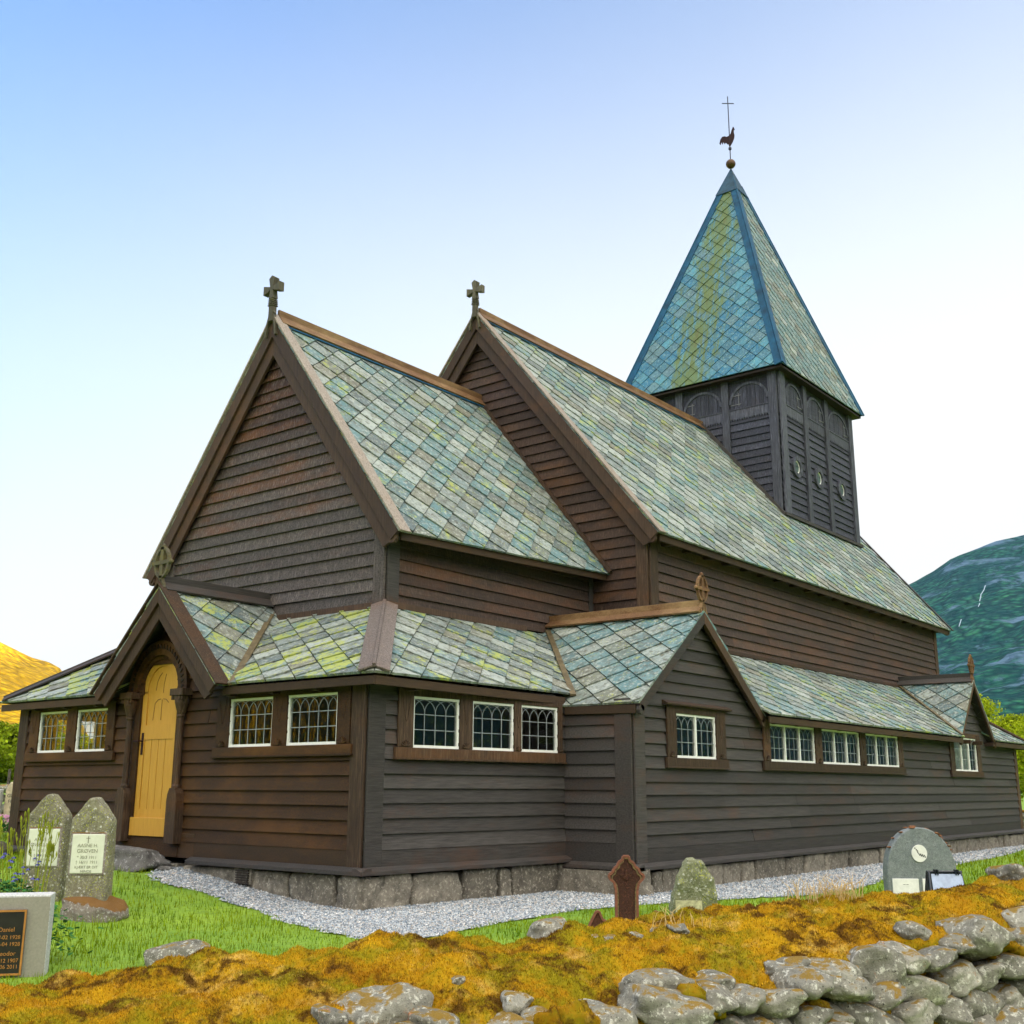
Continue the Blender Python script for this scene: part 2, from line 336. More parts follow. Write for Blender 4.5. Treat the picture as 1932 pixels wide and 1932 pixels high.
# ------------------------------------------------------------------ polygons
def clip(poly, a, b, c):            # keep a*u+b*v+c>=0
    out = []; n = len(poly)
    for i in range(n):
        p, q = poly[i], poly[(i+1) % n]; dp = a*p[0]+b*p[1]+c; dq = a*q[0]+b*q[1]+c
        if dp >= 0: out.append(p)
        if (dp >= 0) != (dq >= 0):
            t = dp/(dp-dq); out.append((p[0]+(q[0]-p[0])*t, p[1]+(q[1]-p[1])*t))
    return out
def clip_convex(poly, cl):
    ar = sum(cl[i][0]*cl[(i+1) % len(cl)][1]-cl[(i+1) % len(cl)][0]*cl[i][1] for i in range(len(cl)))
    if ar < 0: cl = cl[::-1]
    for i in range(len(cl)):
        (x0, y0), (x1, y1) = cl[i], cl[(i+1) % len(cl)]
        poly = clip(poly, -(y1-y0), (x1-x0), (y1-y0)*x0-(x1-x0)*y0)
        if len(poly) < 3: return []
    return poly
def area(p): return abs(sum(p[i][0]*p[(i+1) % len(p)][1]-p[(i+1) % len(p)][0]*p[i][1] for i in range(len(p))))/2
def frame(O, U, N):
    O = V(O); U = V(U).normalized(); N = V(N).normalized()
    return lambda u, z, o=0.0: O+U*u+N*o+V((0, 0, z))
def cut(pieces, hole):
    u0, u1, z0, z1 = hole; out = []
    for p in pieces:
        for q in (clip(p, -1, 0, u0), clip(p, 1, 0, -u1), clip(clip(clip(p, 1, 0, -u0), -1, 0, u1) or [], 0, 1, -z1) if True else [], clip(clip(clip(p, 1, 0, -u0), -1, 0, u1) or [], 0, -1, z0)):
            if len(q) >= 3 and area(q) > 1e-5: out.append(q)
    return out
def siding(F, poly, mat, parent, holes=(), h=.183, z0=None, name='board_wall', thick=.040, seed=0):
    rs = random.Random(seed); mb = MB(); zmin = min(p[1] for p in poly); zmax = max(p[1] for p in poly)
    z = zmin if z0 is None else z0
    umin = min(p[0] for p in poly); umax = max(p[0] for p in poly)
    while z < zmax-1e-4:
        hh = h*rs.uniform(.96, 1.04); a, b = z, min(z+hh, zmax)
        us = [umin]
        while umax-us[-1] > 5.2 and rs.random() < .95: us.append(us[-1]+rs.uniform(2.2, 5.0))
        us = [u for u in us if u < umax-.4]+[umax]
        for k in range(len(us)-1):
            rect = [(us[k]+(.002 if k else 0), a), (us[k+1], a), (us[k+1], b), (us[k]+(.002 if k else 0), b)]
            p = clip_convex(rect, poly)
            if not p or area(p) < 1e-5: continue
            pcs = [p]
            for ho in holes:
                if ho[2] < b and ho[3] > a: pcs = cut(pcs, ho)
            col = (rs.random(), rs.random(), rs.random()); jit = rs.uniform(-.002, .002); tl = rs.uniform(-.003, .003)
            for q in pcs:
                of = lambda u, zz: thick+jit+tl*(u-us[k])/(us[k+1]-us[k])-(thick-.004)*(zz-a)/hh
                mb.face([F(u, zz, of(u, zz)) for u, zz in q], col)
                n = len(q)
                for i in range(n):
                    p0, p1 = q[i], q[(i+1) % n]
                    mb.face([F(p0[0], p0[1], 0), F(p1[0], p1[1], 0), F(p1[0], p1[1], of(*p1)), F(p0[0], p0[1], of(*p0))], col)
        z += hh
    return mb.build(name, mat, parent)
def slates(O, U, Vv, poly, mat, parent, du=.575, dv=.50, adj=None, name='slate_roof', seed=0, lift=.040, phase=(0, 0)):
    rs = random.Random(seed); mb = MB(); O = V(O); U = V(U).normalized(); Vv = V(Vv).normalized(); N = U.cross(Vv).normalized()
    if N.z < 0: N = -N
    def P(u, v, o):
        q = O+U*u+Vv*v+N*o
        if adj: q = q+V((0, 0, adj(u, v)))
        return q
    u0 = min(p[0] for p in poly); u1 = max(p[0] for p in poly); v0 = min(p[1] for p in poly); v1 = max(p[1] for p in poly)
    nr = int((v1-v0)/(dv/2))+4; nc = int((u1-u0)/du)+3
    for r in range(-2, nr):
        for c in range(-2, nc):
            cu = u0+phase[0]+c*du+(r % 2)*du/2; cv = v0+phase[1]+r*dv/2
            g = .005
            j = [rs.uniform(-g, g) for _ in range(8)]; e = rs.uniform(.960, .985)
            quad = [(cu+j[0], cv-dv/2*e+j[1]), (cu+du/2*e+j[2], cv+j[3]), (cu+j[4], cv+dv/2+j[5]), (cu-du/2*e+j[6], cv+j[7])]
            q = clip_convex(quad, poly)
            if not q or area(q) < 2e-4: continue
            hj = rs.uniform(0, .007); tw = rs.uniform(-.012, .012)
            of = lambda u, v: .004+hj+lift*(.5-(v-cv)/dv)+tw*(u-cu)
            col = (rs.random(), rs.random(), rs.random())
            mb.face([P(u, v, of(u, v)) for u, v in q], col)
            n = len(q)
            for i in range(n):
                a, b = q[i], q[(i+1) % n]
                mb.face([P(a[0], a[1], -.006), P(b[0], b[1], -.006), P(b[0], b[1], of(*b)), P(a[0], a[1], of(*a))], col)
    mb.face([P(u, v, -.004) for u, v in poly]); o = mb.build(name, mat, parent)
    o.data.materials.append(M_gap); o.data.polygons[-1].material_index = 1
    return o

# ------------------------------------------------------------------ church
CH = thing('stave_church', 'dark tarred wooden church with slate roofs, a square tower and pointed slate spire', 'church', (11, 4.1, 0))
YM = 4.14
HC = dict(Xv=1.49, ridge=8.75, hc=3.13, ze=4.59)
FE = frame((0,0,0), (0,1,0), (-1,0,0))                      # east front, u=y
SD = V((3.79,-.3,0)).normalized(); FS = frame((0,0,0), SD, (SD.y, -SD.x, 0))   # chancel aisle south
YN = -1.5; FN = frame((0,YN,0), (1,0,0), (0,-1,0))          # nave aisle south, u=x
ZR_ = -.08
def trim(F, segs, mat, name, bevel=.006, parent=CH, col=None):
    for s in segs:
        mb = MB(); mb.fbox(F, *s); mb.build(name, mat, parent, bevel=bevel)

def window(F, u0, u1, z0, z1, lights=1, cols=4, rows=3, arch=True, vinyl=None):
    """white casement with leaded panes; returns window part"""
    mb = MB(); fw = .035
    mb.fbox(F, u0, u1, z0, z0+fw, -.02, .035); mb.fbox(F, u0, u1, z1-fw, z1, -.02, .035)
    mb.fbox(F, u0, u0+fw, z0+fw, z1-fw, -.02, .033); mb.fbox(F, u1-fw, u1, z0+fw, z1-fw, -.02, .033)
    W_ = (u1-u0-2*fw); lw = W_/lights
    for i in range(1, lights):
        x = u0+fw+lw*i; mb.fbox(F, x-.02, x+.02, z0+fw, z1-fw, -.02, .036)
    w = mb.build('window', M_white, CH)
    g = MB(); q = [F(u0+.02, z0+.02, .004), F(u1-.02, z0+.02, .004), F(u1-.02, z1-.02, .004), F(u0+.02, z1-.02, .004)]
    if (q[1]-q[0]).cross(q[2]-q[0]).dot(F(0,0,1)-F(0,0,0)) < 0: q = q[::-1]
    g.face(q); sub(g.build('pane', M_glass), w)
    l = MB(); lo = z0+fw; hi = z1-fw; H = hi-lo
    for i in range(lights):
        a = u0+fw+lw*i+(.02 if i else 0); b = u0+fw+lw*(i+1)-(.02 if i < lights-1 else 0); cw = (b-a)/cols; zs = lo+H*(.70 if arch else 1)
        for k in range(1, cols): l.bar(F(a+cw*k, lo, .012), F(a+cw*k, zs+.02 if arch else hi, .012), .009, .009, up=F(0,0,1)-F(0,0,0))
        for k in range(1, rows):
            zz = lo+H*k/rows; l.bar(F(a, zz, .013), F(b, zz, .013), .010, .010)
        if arch:
            ah = hi-zs-.004
            for k in range(0, cols+1):                          # interlaced round arches, two lights wide
                cx = a+cw*k; pts = []
                for q in range(13):
                    t = math.pi*q/12; x = cx+cw*math.cos(t)
                    if a-1e-4 <= x <= b+1e-4: pts.append(F(x, zs+ah*math.sin(t), .012))
                for q in range(len(pts)-1): l.bar(pts[q], pts[q+1], .007, .007, up=F(0,0,1)-F(0,0,0))
    sub(l.build('lead_came', M_lead), w)
    return w
def sub(o, parent):
    o.parent = parent; o.matrix_parent_inverse = Matrix.Identity(4)
    return o
def casing(F, us, z0, z1, ztop, sill0, name='window_casing', hood=None, mat=None, fan=True):
    """posts between (list of (u0,u1)), head and sill around a row of windows"""
    mat = mat or W['post']; mb = MB()
    for a, b in us:
        mb.fbox(F, a, b, z0, ztop, .028, .062)
        c = (a+b)/2; w = min(.07, (b-a)*.36)
        for sgn in (-1, 1):                                    # carved V
            pts = [F(c+sgn*w*(1-t)**.7, ztop-.08-.34*t, .064) for t in [i/8 for i in range(9)]]
            for i in range(8): mb.bar(pts[i], pts[i+1], .010, .008, up=F(0,0,1)-F(0,0,0))
        if fan:
            for k in range(7):                                 # carved fan
                t = math.pi*(k+.5)/7; r = w*1.15
                mb.bar(F(c, z0+.012, .066), F(c+r*math.cos(t), z0+.012+r*math.sin(t), .072), .016, .022, up=F(0,0,1)-F(0,0,0))
    mb.fbox(F, us[0][0], us[-1][1], z1-.004, ztop+.03, .026, .056)
    if hood:
        a, b, z = hood; P = [(0.03, z), (.13, z+.005), (.135, z+.03), (.05, z+.075), (.03, z+.075)]
        mb.prism([F(a, zz, o) for o, zz in P], F(b, 0, 0)-F(a, 0, 0))
    o = mb.build(name, mat, CH, bevel=.004)
    s = MB(); a, b = us[0][0]-.05, us[-1][1]+.05
    s.fbox(F, a, b, sill0+.018, z0-.002, .028, .078); s.fbox(F, a-.012, b+.012, sill0-.005, sill0+.02, .028, .092)
    s.build('window_sill', mat, CH, bevel=.004)
    return o

# --- east front (aisle)
ZT = 2.28
winE = [(.49,1.46), (1.75,2.67), (5.67,6.54), (6.81,7.67)]
holesE = [(a+.01, b-.01, 1.47, 2.13) for a, b in winE]
Wc = 8.32
doorhole = (3.84, 4.86, -.05, 2.30); archhole = (4.0, 4.7, 2.2, 2.72)
siding(FE, [(.24,.19),(8.08,.19),(8.08,ZT),(.24,ZT)], W['brown'], CH, holes=holesE+[doorhole], seed=1)
trim(FE, [(.0,.245,-.02,2.25,.0,.045)], W['post'], 'corner_post'); trim(FE, [(8.05,8.32,-.02,2.25,.0,.045)], W['post'], 'corner_post')
trim(FE, [(.245,3.3,-.03,.205,.0,.034),(5.0,8.05,-.03,.205,.0,.034),(3.3,5.0,-.03,.30,.0,.03)], W['eave'], 'base_board')
def drip(F, a, b, name='drip_board'):
    mb = MB(); P = [(-.02,-.005),(.06,-.005),(.15,-.045),(.15,-.095),(-.02,-.095)]
    mb.prism([F(a, z, o) for o, z in P], F(b,0,0)-F(a,0,0)); mb.build(name, W['grey'], CH, bevel=.004)
drip(FE, -.15, 3.32); drip(FE, 5.0, 8.47)
for a, b in winE: window(FE, a, b, 1.47, 2.13, cols=5 if a > 5 else 5)
casing(FE, [(.25,.49),(1.46,1.75),(2.67,2.93)], 1.47, 2.13, 2.2, 1.33, mat=W['brown'])
casing(FE, [(5.46,5.67),(6.54,6.81),(7.67,7.93)], 1.47, 2.13, 2.2, 1.33, mat=W['brown'])
# --- chancel aisle south wall (slightly skewed)
winS = [(.73,1.575), (1.815,2.655), (2.80,3.61)]
siding(FS, [(.27,.19),(3.80,.19),(3.80,2.15),(3.55,ZT),(.27,ZT)], W['grey'], CH, holes=[(a+.01,b-.01,1.44,2.10) for a,b in winS], seed=2)
trim(FS, [(.0,.275,-.02,2.25,.0,.04)], W['grey'], 'corner_post'); trim(FS, [(.275,3.80,-.03,.205,0,.032)], W['grey'], 'base_board'); drip(FS, -.15, 3.80)
for a, b in winS: window(FS, a, b, 1.44, 2.10, cols=4)
casing(FS, [(.47,.73),(1.575,1.815),(2.655,2.80),(3.61,3.70)], 1.44, 2.10, 2.18, 1.29)
# --- step wall facing east at x=3.79
FT = frame((3.79,0,0), (0,1,0), (-1,0,0))
siding(FT, [(-1.22,.19),(-.28,.19),(-.28,2.14),(-1.22,2.14)], W['grey'], CH, seed=3)
trim(FT, [(-1.5,-1.215,-.1,2.2,0,.045)], W['grey'], 'corner_post'); trim(FT, [(-1.22,-.30,-.1,.205,0,.032)], W['grey'], 'base_board')
def dripT(F, a, b): 
    mb = MB(); P = [(-.02,-.075),(.06,-.075),(.14,-.115),(.14,-.165),(-.02,-.165)]
    mb.prism([F(a, z, o) for o, z in P], F(b,0,0)-F(a,0,0)); mb.build('drip_board', W['grey'], CH, bevel=.004)
dripT(FT, -1.64, -.30)
# --- nave aisle south wall
XE = 23.38
win4 = (4.93,6.18,1.39,2.05); winN = [(8.09,9.96),(10.26,12.11),(12.41,14.26)]; win8 = (17.97,19.77,1.38,2.18)
holesN = [(win4[0]+.01,win4[1]-.01,win4[2],win4[3])]+[(a+.01,b-.01,1.40,2.04) for a,b in winN]+[(win8[0]+.01,win8[1]-.01,win8[2],win8[3]-.01)]
siding(FN, [(4.05,.12),(23.15,.12),(23.15,2.2),(4.05,2.2)], W['grey'], CH, holes=holesN, seed=4, z0=.12)
siding(FN, [(3.9,2.15),(7.55,2.15),(5.72,3.60)], W['grey'], CH, seed=5, z0=2.15)                                # gable triangle
siding(FN, [(18.1,2.2),(20.6,2.2),(19.35,3.5)], W['grey'], CH, seed=6, z0=2.2)
trim(FN, [(3.79,4.06,-.1,2.2,0,.04)], W['grey'], 'corner_post'); trim(FN, [(23.14,23.38,-.1,2.2,0,.04)], W['post'], 'corner_post')
trim(FN, [(4.06,23.14,-.12,.135,0,.032)], W['grey'], 'base_board'); dripT(FN, 3.65, 23.5)
window(FN, *win4, lights=2, cols=3); casing(FN, [(4.66,4.93),(6.18,6.48)], 1.39, 2.05, 2.13, 1.24, hood=(4.56,6.6,2.15))
for a, b in winN: window(FN, a, b, 1.40, 2.04, lights=3, cols=3)
casing(FN, [(7.84,8.09),(9.96,10.26),(12.11,12.41),(14.26,14.50)], 1.40, 2.04, 2.12, 1.25)
window(FN, *win8, lights=3, cols=2, rows=3); casing(FN, [(17.66,17.97),(19.77,20.05)], 1.38, 2.18, 2.26, 1.24, fan=False)
# --- far walls
FW_ = frame((XE,0,0), (0,1,0), (1,0,0)); siding(FW_, [(-1.5,-.1),(9.78,-.1),(9.78,2.2),(-1.5,2.2)], W['brown'], CH, seed=7)
FNo = frame((0,9.78,0), (1,0,0), (0,1,0)); siding(FNo, [(3.79,-.1),(XE,-.1),(XE,2.2),(3.79,2.2)], W['brown'], CH, seed=8)
winX = [(.62,1.42),(1.62,2.45),(2.65,3.45)]
FNc = frame((0,Wc,0), (1,0,0), (0,1,0)); siding(FNc, [(0,-.1),(3.79,-.1),(3.79,ZT),(0,ZT)], W['brown'], CH, holes=[(a,b,1.45,2.1) for a,b in winX], seed=9)
for a, b in winX: window(FNc, a, b, 1.45, 2.10, cols=4)
FTn = frame((3.79,0,0), (0,1,0), (-1,0,0)); siding(FTn, [(Wc,-.1),(9.78,-.1),(9.78,2.2),(Wc,2.2)], W['brown'], CH, seed=10)

# --- aisle roofs
pz = 3.52
def quadroof(P0, P1, P2, P3, mat, seed, name='slate_roof', du=.56, dv=.47, lift=.040):
    """P0,P1 along the eave, P2,P3 along the top (planar); clipped slates"""
    O = V(P0); U = (V(P1)-O).normalized(); Vv = V(P3)-O; Vv = (Vv-U*Vv.dot(U)).normalized()
    poly = [((V(p)-O).dot(U), (V(p)-O).dot(Vv)) for p in (P0, P1, P2, P3)]
    if (V(P2)-V(P3)).length < 1e-4: poly = poly[:3]
    return slates(O, U, Vv, poly, mat, CH, du=du, dv=dv, seed=seed, name=name, lift=lift)
e0 = 2.31
quadroof((-.26,-.36,e0), (3.93,-.36,e0), (5.55,1.4,pz), (1.66,1.4,pz), SL['aisle'], 11)
quadroof((-.26,2.62,e0), (-.26,-.36,e0), (1.66,1.4,pz), (1.66,3.78,pz), SL['east'], 12, du=.6, dv=.44)
quadroof((-.26,8.64,e0), (-.26,5.42,e0), (1.66,4.26,pz), (1.66,6.88,pz), SL['east'], 12, du=.6, dv=.44)
quadroof((5.72,8.64,e0), (-.26,8.64,e0), (1.66,6.88,pz), (5.72,6.88,pz), SL['aisle'], 13)
quadroof((7.66,-1.80,2.16), (18.05,-1.80,2.16), (19.27,.16,pz-.02), (5.93,.16,pz-.02), SL['nave'], 14, du=.60, dv=.48)
quadroof((20.65,-1.80,2.16), (23.66,-1.80,2.16), (21.9,.16,pz-.02), (19.43,.16,pz-.02), SL['nave'], 17, du=.60, dv=.48)
quadroof((23.66,-1.80,2.16), (23.66,10.08,2.16), (21.9,8.12,pz-.02), (21.9,.16,pz-.02), SL['aisle'], 15)
quadroof((23.66,10.08,2.16), (3.5,10.08,2.16), (3.5,8.12,pz-.02), (21.9,8.12,pz-.02), SL['aisle'], 16)
# hip boards: two boards and a roll
def hip(p, q, w=.17, mat=None, name='hip_board', d1=(0,-1,0), d2=(-1,0,0), drop=.62):
    p = V(p)+V((0,0,.05)); q = V(q)+V((0,0,.05)); mb = MB()
    for d in (d1, d2):
        d = V(d); s = (d-V((0,0,drop))).normalized(); e = (q-p).normalized(); s = (s-e*s.dot(e)).normalized(); n = s.cross(e).normalized()
        if n.z < 0: n = -n
        mb.hexa([p+n*.0, p+s*w, q+s*w, q, p+n*.03, p+s*w+n*.03, q+s*w+n*.03, q+n*.03])
    mb.bar(p+V((0,0,.02)), q+V((0,0,.02)), .045, .06)
    return mb.build(name, mat or W['weather'], CH, bevel=.004)
hip((-.22,-.31,e0+.02), (1.62,1.37,pz+.02), .20, W['hip']); hip((-.22,8.58,e0+.02), (1.62,6.9,pz+.02), .20, W['grey'], d1=(0,1,0))
hip((23.6,-1.74,2.19), (21.9,.2,pz), .15, W['barge'], d2=(1,0,0)); hip((23.6,10.0,2.19), (21.9,8.1,pz), .15, W['barge'], d1=(0,1,0), d2=(1,0,0))
# strips where aisle roofs meet the upper walls
mb = MB(); mb.bar((1.66,1.36,pz+.045), (5.0,1.36,pz+.045), .05, .09); mb.bar((1.64,1.45,pz+.045), (1.64,6.85,pz+.045), .05, .09); mb.bar((6.8,.12,pz+.03), (22.6,.12,pz+.03), .05, .07); mb.build('flashing_strip', W['barge'], CH)
# eave boards, soffits and rafter tails
def eaveb(P, e):
    mb = MB(); mb.prism(P, e); mb.build('eave_board', W['eave'], CH, bevel=.005)
for y0, y1 in ((-.335,2.62),(5.42,8.615)): eaveb([(-.235,y0,e0-.03),(-.235,y1,e0-.03),(-.235,y1,e0-.14),(-.235,y0,e0-.14)], (.03,0,0))
eaveb([(-.205,-.335,e0-.03),(3.78,-.335,e0-.05),(3.78,-.335,e0-.16),(-.205,-.335,e0-.14)], (0,.03,0))
for x0, x1 in ((7.66,18.0),(20.68,23.63)): eaveb([(x0,-1.775,2.13),(x1,-1.775,2.13),(x1,-1.775,2.02),(x0,-1.775,2.02)], (0,.03,0))
eaveb([(3.72,-1.60,2.10),(3.72,-.36,2.12),(3.72,-.36,2.0),(3.72,-1.60,1.98)], (.03,0,0)); eaveb([(23.6,-1.745,2.13),(23.6,10.05,2.13),(23.6,10.05,2.02),(23.6,-1.745,2.02)], (.03,0,0))

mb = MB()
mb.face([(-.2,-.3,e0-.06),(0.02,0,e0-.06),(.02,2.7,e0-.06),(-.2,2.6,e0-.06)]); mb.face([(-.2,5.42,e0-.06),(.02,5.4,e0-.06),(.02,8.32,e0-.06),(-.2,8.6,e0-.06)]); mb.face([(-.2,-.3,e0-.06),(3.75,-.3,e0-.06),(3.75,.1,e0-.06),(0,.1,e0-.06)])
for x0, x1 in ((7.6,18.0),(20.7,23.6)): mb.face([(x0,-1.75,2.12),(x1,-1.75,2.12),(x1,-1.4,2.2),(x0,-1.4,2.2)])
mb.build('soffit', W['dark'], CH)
def tail(a, b):
    mb = MB(); mb.box(a, b); mb.build('rafter_tail', W['eave'], CH)
for y in (.75, 1.6, 2.5, 5.8, 6.7, 7.6): tail((-.19,y,e0-.16), (0,y+.09,e0-.07))
for i in range(4): x = .55+i*.95; tail((x,-.30,e0-.16), (x+.09,-.02,e0-.07))
for i in range(16): x = 8.2+i*.95; tail((x,-1.74,2.03), (x+.09,-1.46,2.12))

# --- foundation stones
def rock(c, s, seed, rot=0, boxy=.55, rough=.16, sub_=3, facet=True):
    """rounded irregular stone as (verts, faces)"""
    import bmesh
    bm = bmesh.new(); bmesh.ops.create_icosphere(bm, subdivisions=sub_, radius=1); off = V((seed*3.7 % 91, seed*1.3 % 53, seed*2.1 % 77)); rm = Matrix.Rotation(rot, 3, 'Z')
    vs = []; rf = random.Random(int(seed)*13+5); pl = []
    for _ in range(9):
        nv = V((rf.gauss(0,1), rf.gauss(0,1), rf.gauss(0,1))).normalized(); pl.append((nv, rf.uniform(.60, .92)))
    for v in bm.verts:
        p = v.co.copy(); k = max(abs(p.x), abs(p.y), abs(p.z)); p = p*(1-boxy)+p/k*boxy*.86
        if facet:
            for nv, dd in pl:
                e_ = p.dot(nv)-dd*(1+.25*boxy)
                if e_ > 0: p = p-nv*e_*.88
        n = noise.noise(p*1.1+off)*rough*2+noise.noise(p*2.6+off)*rough*.7+noise.noise(p*7+off)*rough*.22
        p = p*(1+n); p = rm @ V((p.x*s[0], p.y*s[1], p.z*s[2])); vs.append(p+V(c))
    fs = [tuple(v.index for v in f.verts) for f in bm.faces]; bm.free(); return vs, fs
mb = MB()
def foundrow(p, q, nrm, z0, z1, seed, zfun=None):
    rs = random.Random(seed); p = V(p); q = V(q); L = (q-p).length; d = (q-p)/L; x = -.1; k = 0
    while x < L:
        w = rs.choice([.25,.5,.7,.9,1.1,1.4])*rs.uniform(.85,1.1); c = p+d*(x+w/2)-V(nrm)*.12; zb = z0 if zfun is None else zfun(c)
        zt_ = z1-rs.uniform(0, .05); ang = math.atan2(d.y, d.x)
        vs, fs = rock((c.x+nrm[0]*rs.uniform(-.02,.03), c.y+nrm[1]*rs.uniform(-.02,.03), (zb+zt_)/2), (w*.555, .2, (zt_-zb)*.60), seed*50+k, ang, .97, .075, 4, False); mb.mesh(vs, fs); x += w+.01; k += 1
def ssm(t): t = min(1, max(0, t)); return t*t*(3-2*t)
def gz(x, y):
    return -.5+.36*ssm((y-.2)/4.2)+max(0, min(1.6, .045*(y-9)))
mb = MB()
foundrow((0,0.0,0), (0,Wc,0), (-1,0,0), -.6, -.09, 1, lambda c: gz(c.x, c.y)-.1)
foundrow((0,0,0), (3.79,-.3,0), (0,-1,0), -.62, -.09, 2); foundrow((3.79,-.3,0), (3.79,-1.5,0), (-1,0,0), -.62, -.16, 3); foundrow((3.79,YN,0), (XE,YN,0), (0,-1,0), -.64, -.165, 4); foundrow((XE,YN,0), (XE,9.8,0), (1,0,0), -.6, -.16, 5)
mb.build('foundation', M_found, CH, smooth=True)
mb = MB(); mb.box((.22,.25,-.9), (3.6,8.1,-.12)); mb.box((3.6,-1.25,-.9), (23.1,9.5,-.18)); mb.build('foundation_core', M_found, CH)
mb = MB(); mb.box((-.075,1.98,-.30), (-.02,2.32,-.10)); mb.build('vent_frame', M_found, CH)
mb = MB()
for i in range(6): mb.box((-.10,2.02,-.29+i*.03), (-.07,2.28,-.275+i*.03))
mb.build('vent_grate', M_vent, CH)
# interior
mb = MB(); mb.box((.1,.1,.12),(23.2,8.2,.18)); mb.build('interior_floor', M_floor, CH)
mb = MB(); mb.box((1.70,1.45,.2),(1.76,2.9,3.6)); mb.box((1.70,5.4,.2),(1.76,6.8,3.6)); mb.box((2.3,1.46,.2),(5.2,1.52,3.6)); mb.box((7.2,.3,.2),(22,.36,3.6)); mb.box((2.2,6.76,.2),(7,6.82,3.6)); mb.build('interior_wall', M_intwall, CH)
for (x, y) in [(1.72,1.40),(1.72,2.9),(1.72,5.3),(1.72,6.85),(3.6,1.4),(5.2,1.4),(7.2,.3),(9.2,.2),(11.2,.2),(13.2,.2),(15.2,.2)]:
    mb = MB(); mb.box((x-.09,y-.09,.18), (x+.09,y+.09,3.4)); mb.build('interior_post', M_int, CH)
mb = MB()
for i in range(60): x = 17.99+i*.0295; mb.box((x,YN+.16+.02*math.sin(i*1.7),1.36), (x+.026,YN+.17+.02*math.sin(i*1.7),2.2))
mb.build('curtain', M_curt, CH)

# --- bargeboards / verges
def verge(apex, lo, xin, mat1, mat2, top=None, w1=.19, w2=.20, name='bargeboard', axis='x', depth=.07, curl=True, dirn=-1):
    """two stepped boards below the roof edge running from apex to lo; axis = axis the gable faces"""
    A = V(apex); B = V(lo); d = (B-A).normalized(); n = V((1,0,0)) if axis == 'x' else V((0,1,0)); dn = d.cross(n); dn = dn if dn.z < 0 else -dn
    mb = MB(); f = n*dirn
    for (o0, o1, dep, inn) in ((-.005, w1, depth, 0.0), (w1, w1+w2, depth*.75, .045)):
        def X(P, o, dd): return P+dn*o-f*dd
        # plumb cut at the apex
        def ap(o): return V((A.x, A.y, A.z+o*(dn.z-dn.dot(d)*0)-o*0)) 
        cosg = -dn.z; 
        a0 = V((A.x, A.y, A.z-o0/cosg)); a1 = V((A.x, A.y, A.z-o1/cosg))
        b0 = B+dn*o0; b1 = B+dn*o1-(d*.05 if inn else -d*.0)
        P = [a0-f*inn, b0-f*inn, b1-f*inn, a1-f*inn]
        mb.hexa(P[:4]+[p-f*dep for p in P])
    if curl:
        c = B+dn*(w1*.5+.06)-d*.02-f*.02
        n_ = 10; pts = [c+(d*math.cos(t)+dn*math.sin(t))*.085 for t in [2*math.pi*i/n_ for i in range(n_)]]
        mb.prism(pts, -f*depth*.9)
    mb.build(name, mat1, CH, bevel=.005)
    if top:
        t = MB(); up = -dn; A2 = A+V((0,0,.045/cosg)); B2 = B+up*.045+d*.05; wd = top
        t.hexa([A2+f*.03, B2+f*.03, B2-f*wd, A2-f*wd, A2+f*.03+V((0,0,.03/cosg)), B2+f*.03+up*.03, B2-f*wd+up*.03, A2-f*wd+V((0,0,.03/cosg))])
        t.build('verge_plank', mat2, CH, bevel=.004)
# chancel main roof
xa, xb = 1.49, 7.07
sl = math.hypot(3.13, 4.16); Lx = xb-xa
slates((xa, YM-3.13, 4.59), (1,0,0), (0,3.13,4.16), [(0,0),(Lx,0),(Lx,sl),(0,sl)], SL['chancel'], CH, du=.56, dv=.50, seed=21, adj=lambda u, v: .18*(u/Lx)*(1-v/sl))
slates((xb, YM+3.13, 4.59), (-1,0,0), (0,-3.13,4.16), [(0,0),(Lx,0),(Lx,sl),(0,sl)], SL['chancel'], CH, seed=22)
verge((xa-.01,YM,8.75), (xa-.01,YM-3.13,4.59), 0, W['barge'], W['weather'], .2); verge((xa-.01,YM,8.75), (xa-.01,YM+3.13,4.59), 0, W['barge'], W['weather'], .2)
# nave main roof
xc, xd = 6.87, 23.03; Ln = xd-xc; sn = math.hypot(4.31, 5.31)
slates((xc, YM-4.31, 5.38), (1,0,0), (0,4.31,5.31), [(0,0),(Ln,0),(Ln,sn),(0,sn)], SL['nave'], CH, du=.60, dv=.52, seed=23)
slates((xd, YM+4.31, 5.38), (-1,0,0), (0,-4.31,5.31), [(0,0),(Ln,0),(Ln,sn),(0,sn)], SL['nave'], CH, du=.60, dv=.52, seed=24)
verge((xc-.01,YM,10.69), (xc-.01,YM-4.31,5.38), 0, W['barge'], W['weather'], .17); verge((xc-.01,YM,10.69), (xc-.01,YM+4.31,5.38), 0, W['barge'], W['weather'], .17)
verge((xd+.01,YM,10.69), (xd+.01,YM-4.31,5.38), 0, W['grey'], W['grey'], .10, w1=.1, w2=.1, dirn=1); verge((xd+.01,YM,10.69), (xd+.01,YM+4.31,5.38), 0, W['grey'], W['grey'], .10, w1=.1, w2=.1, dirn=1)
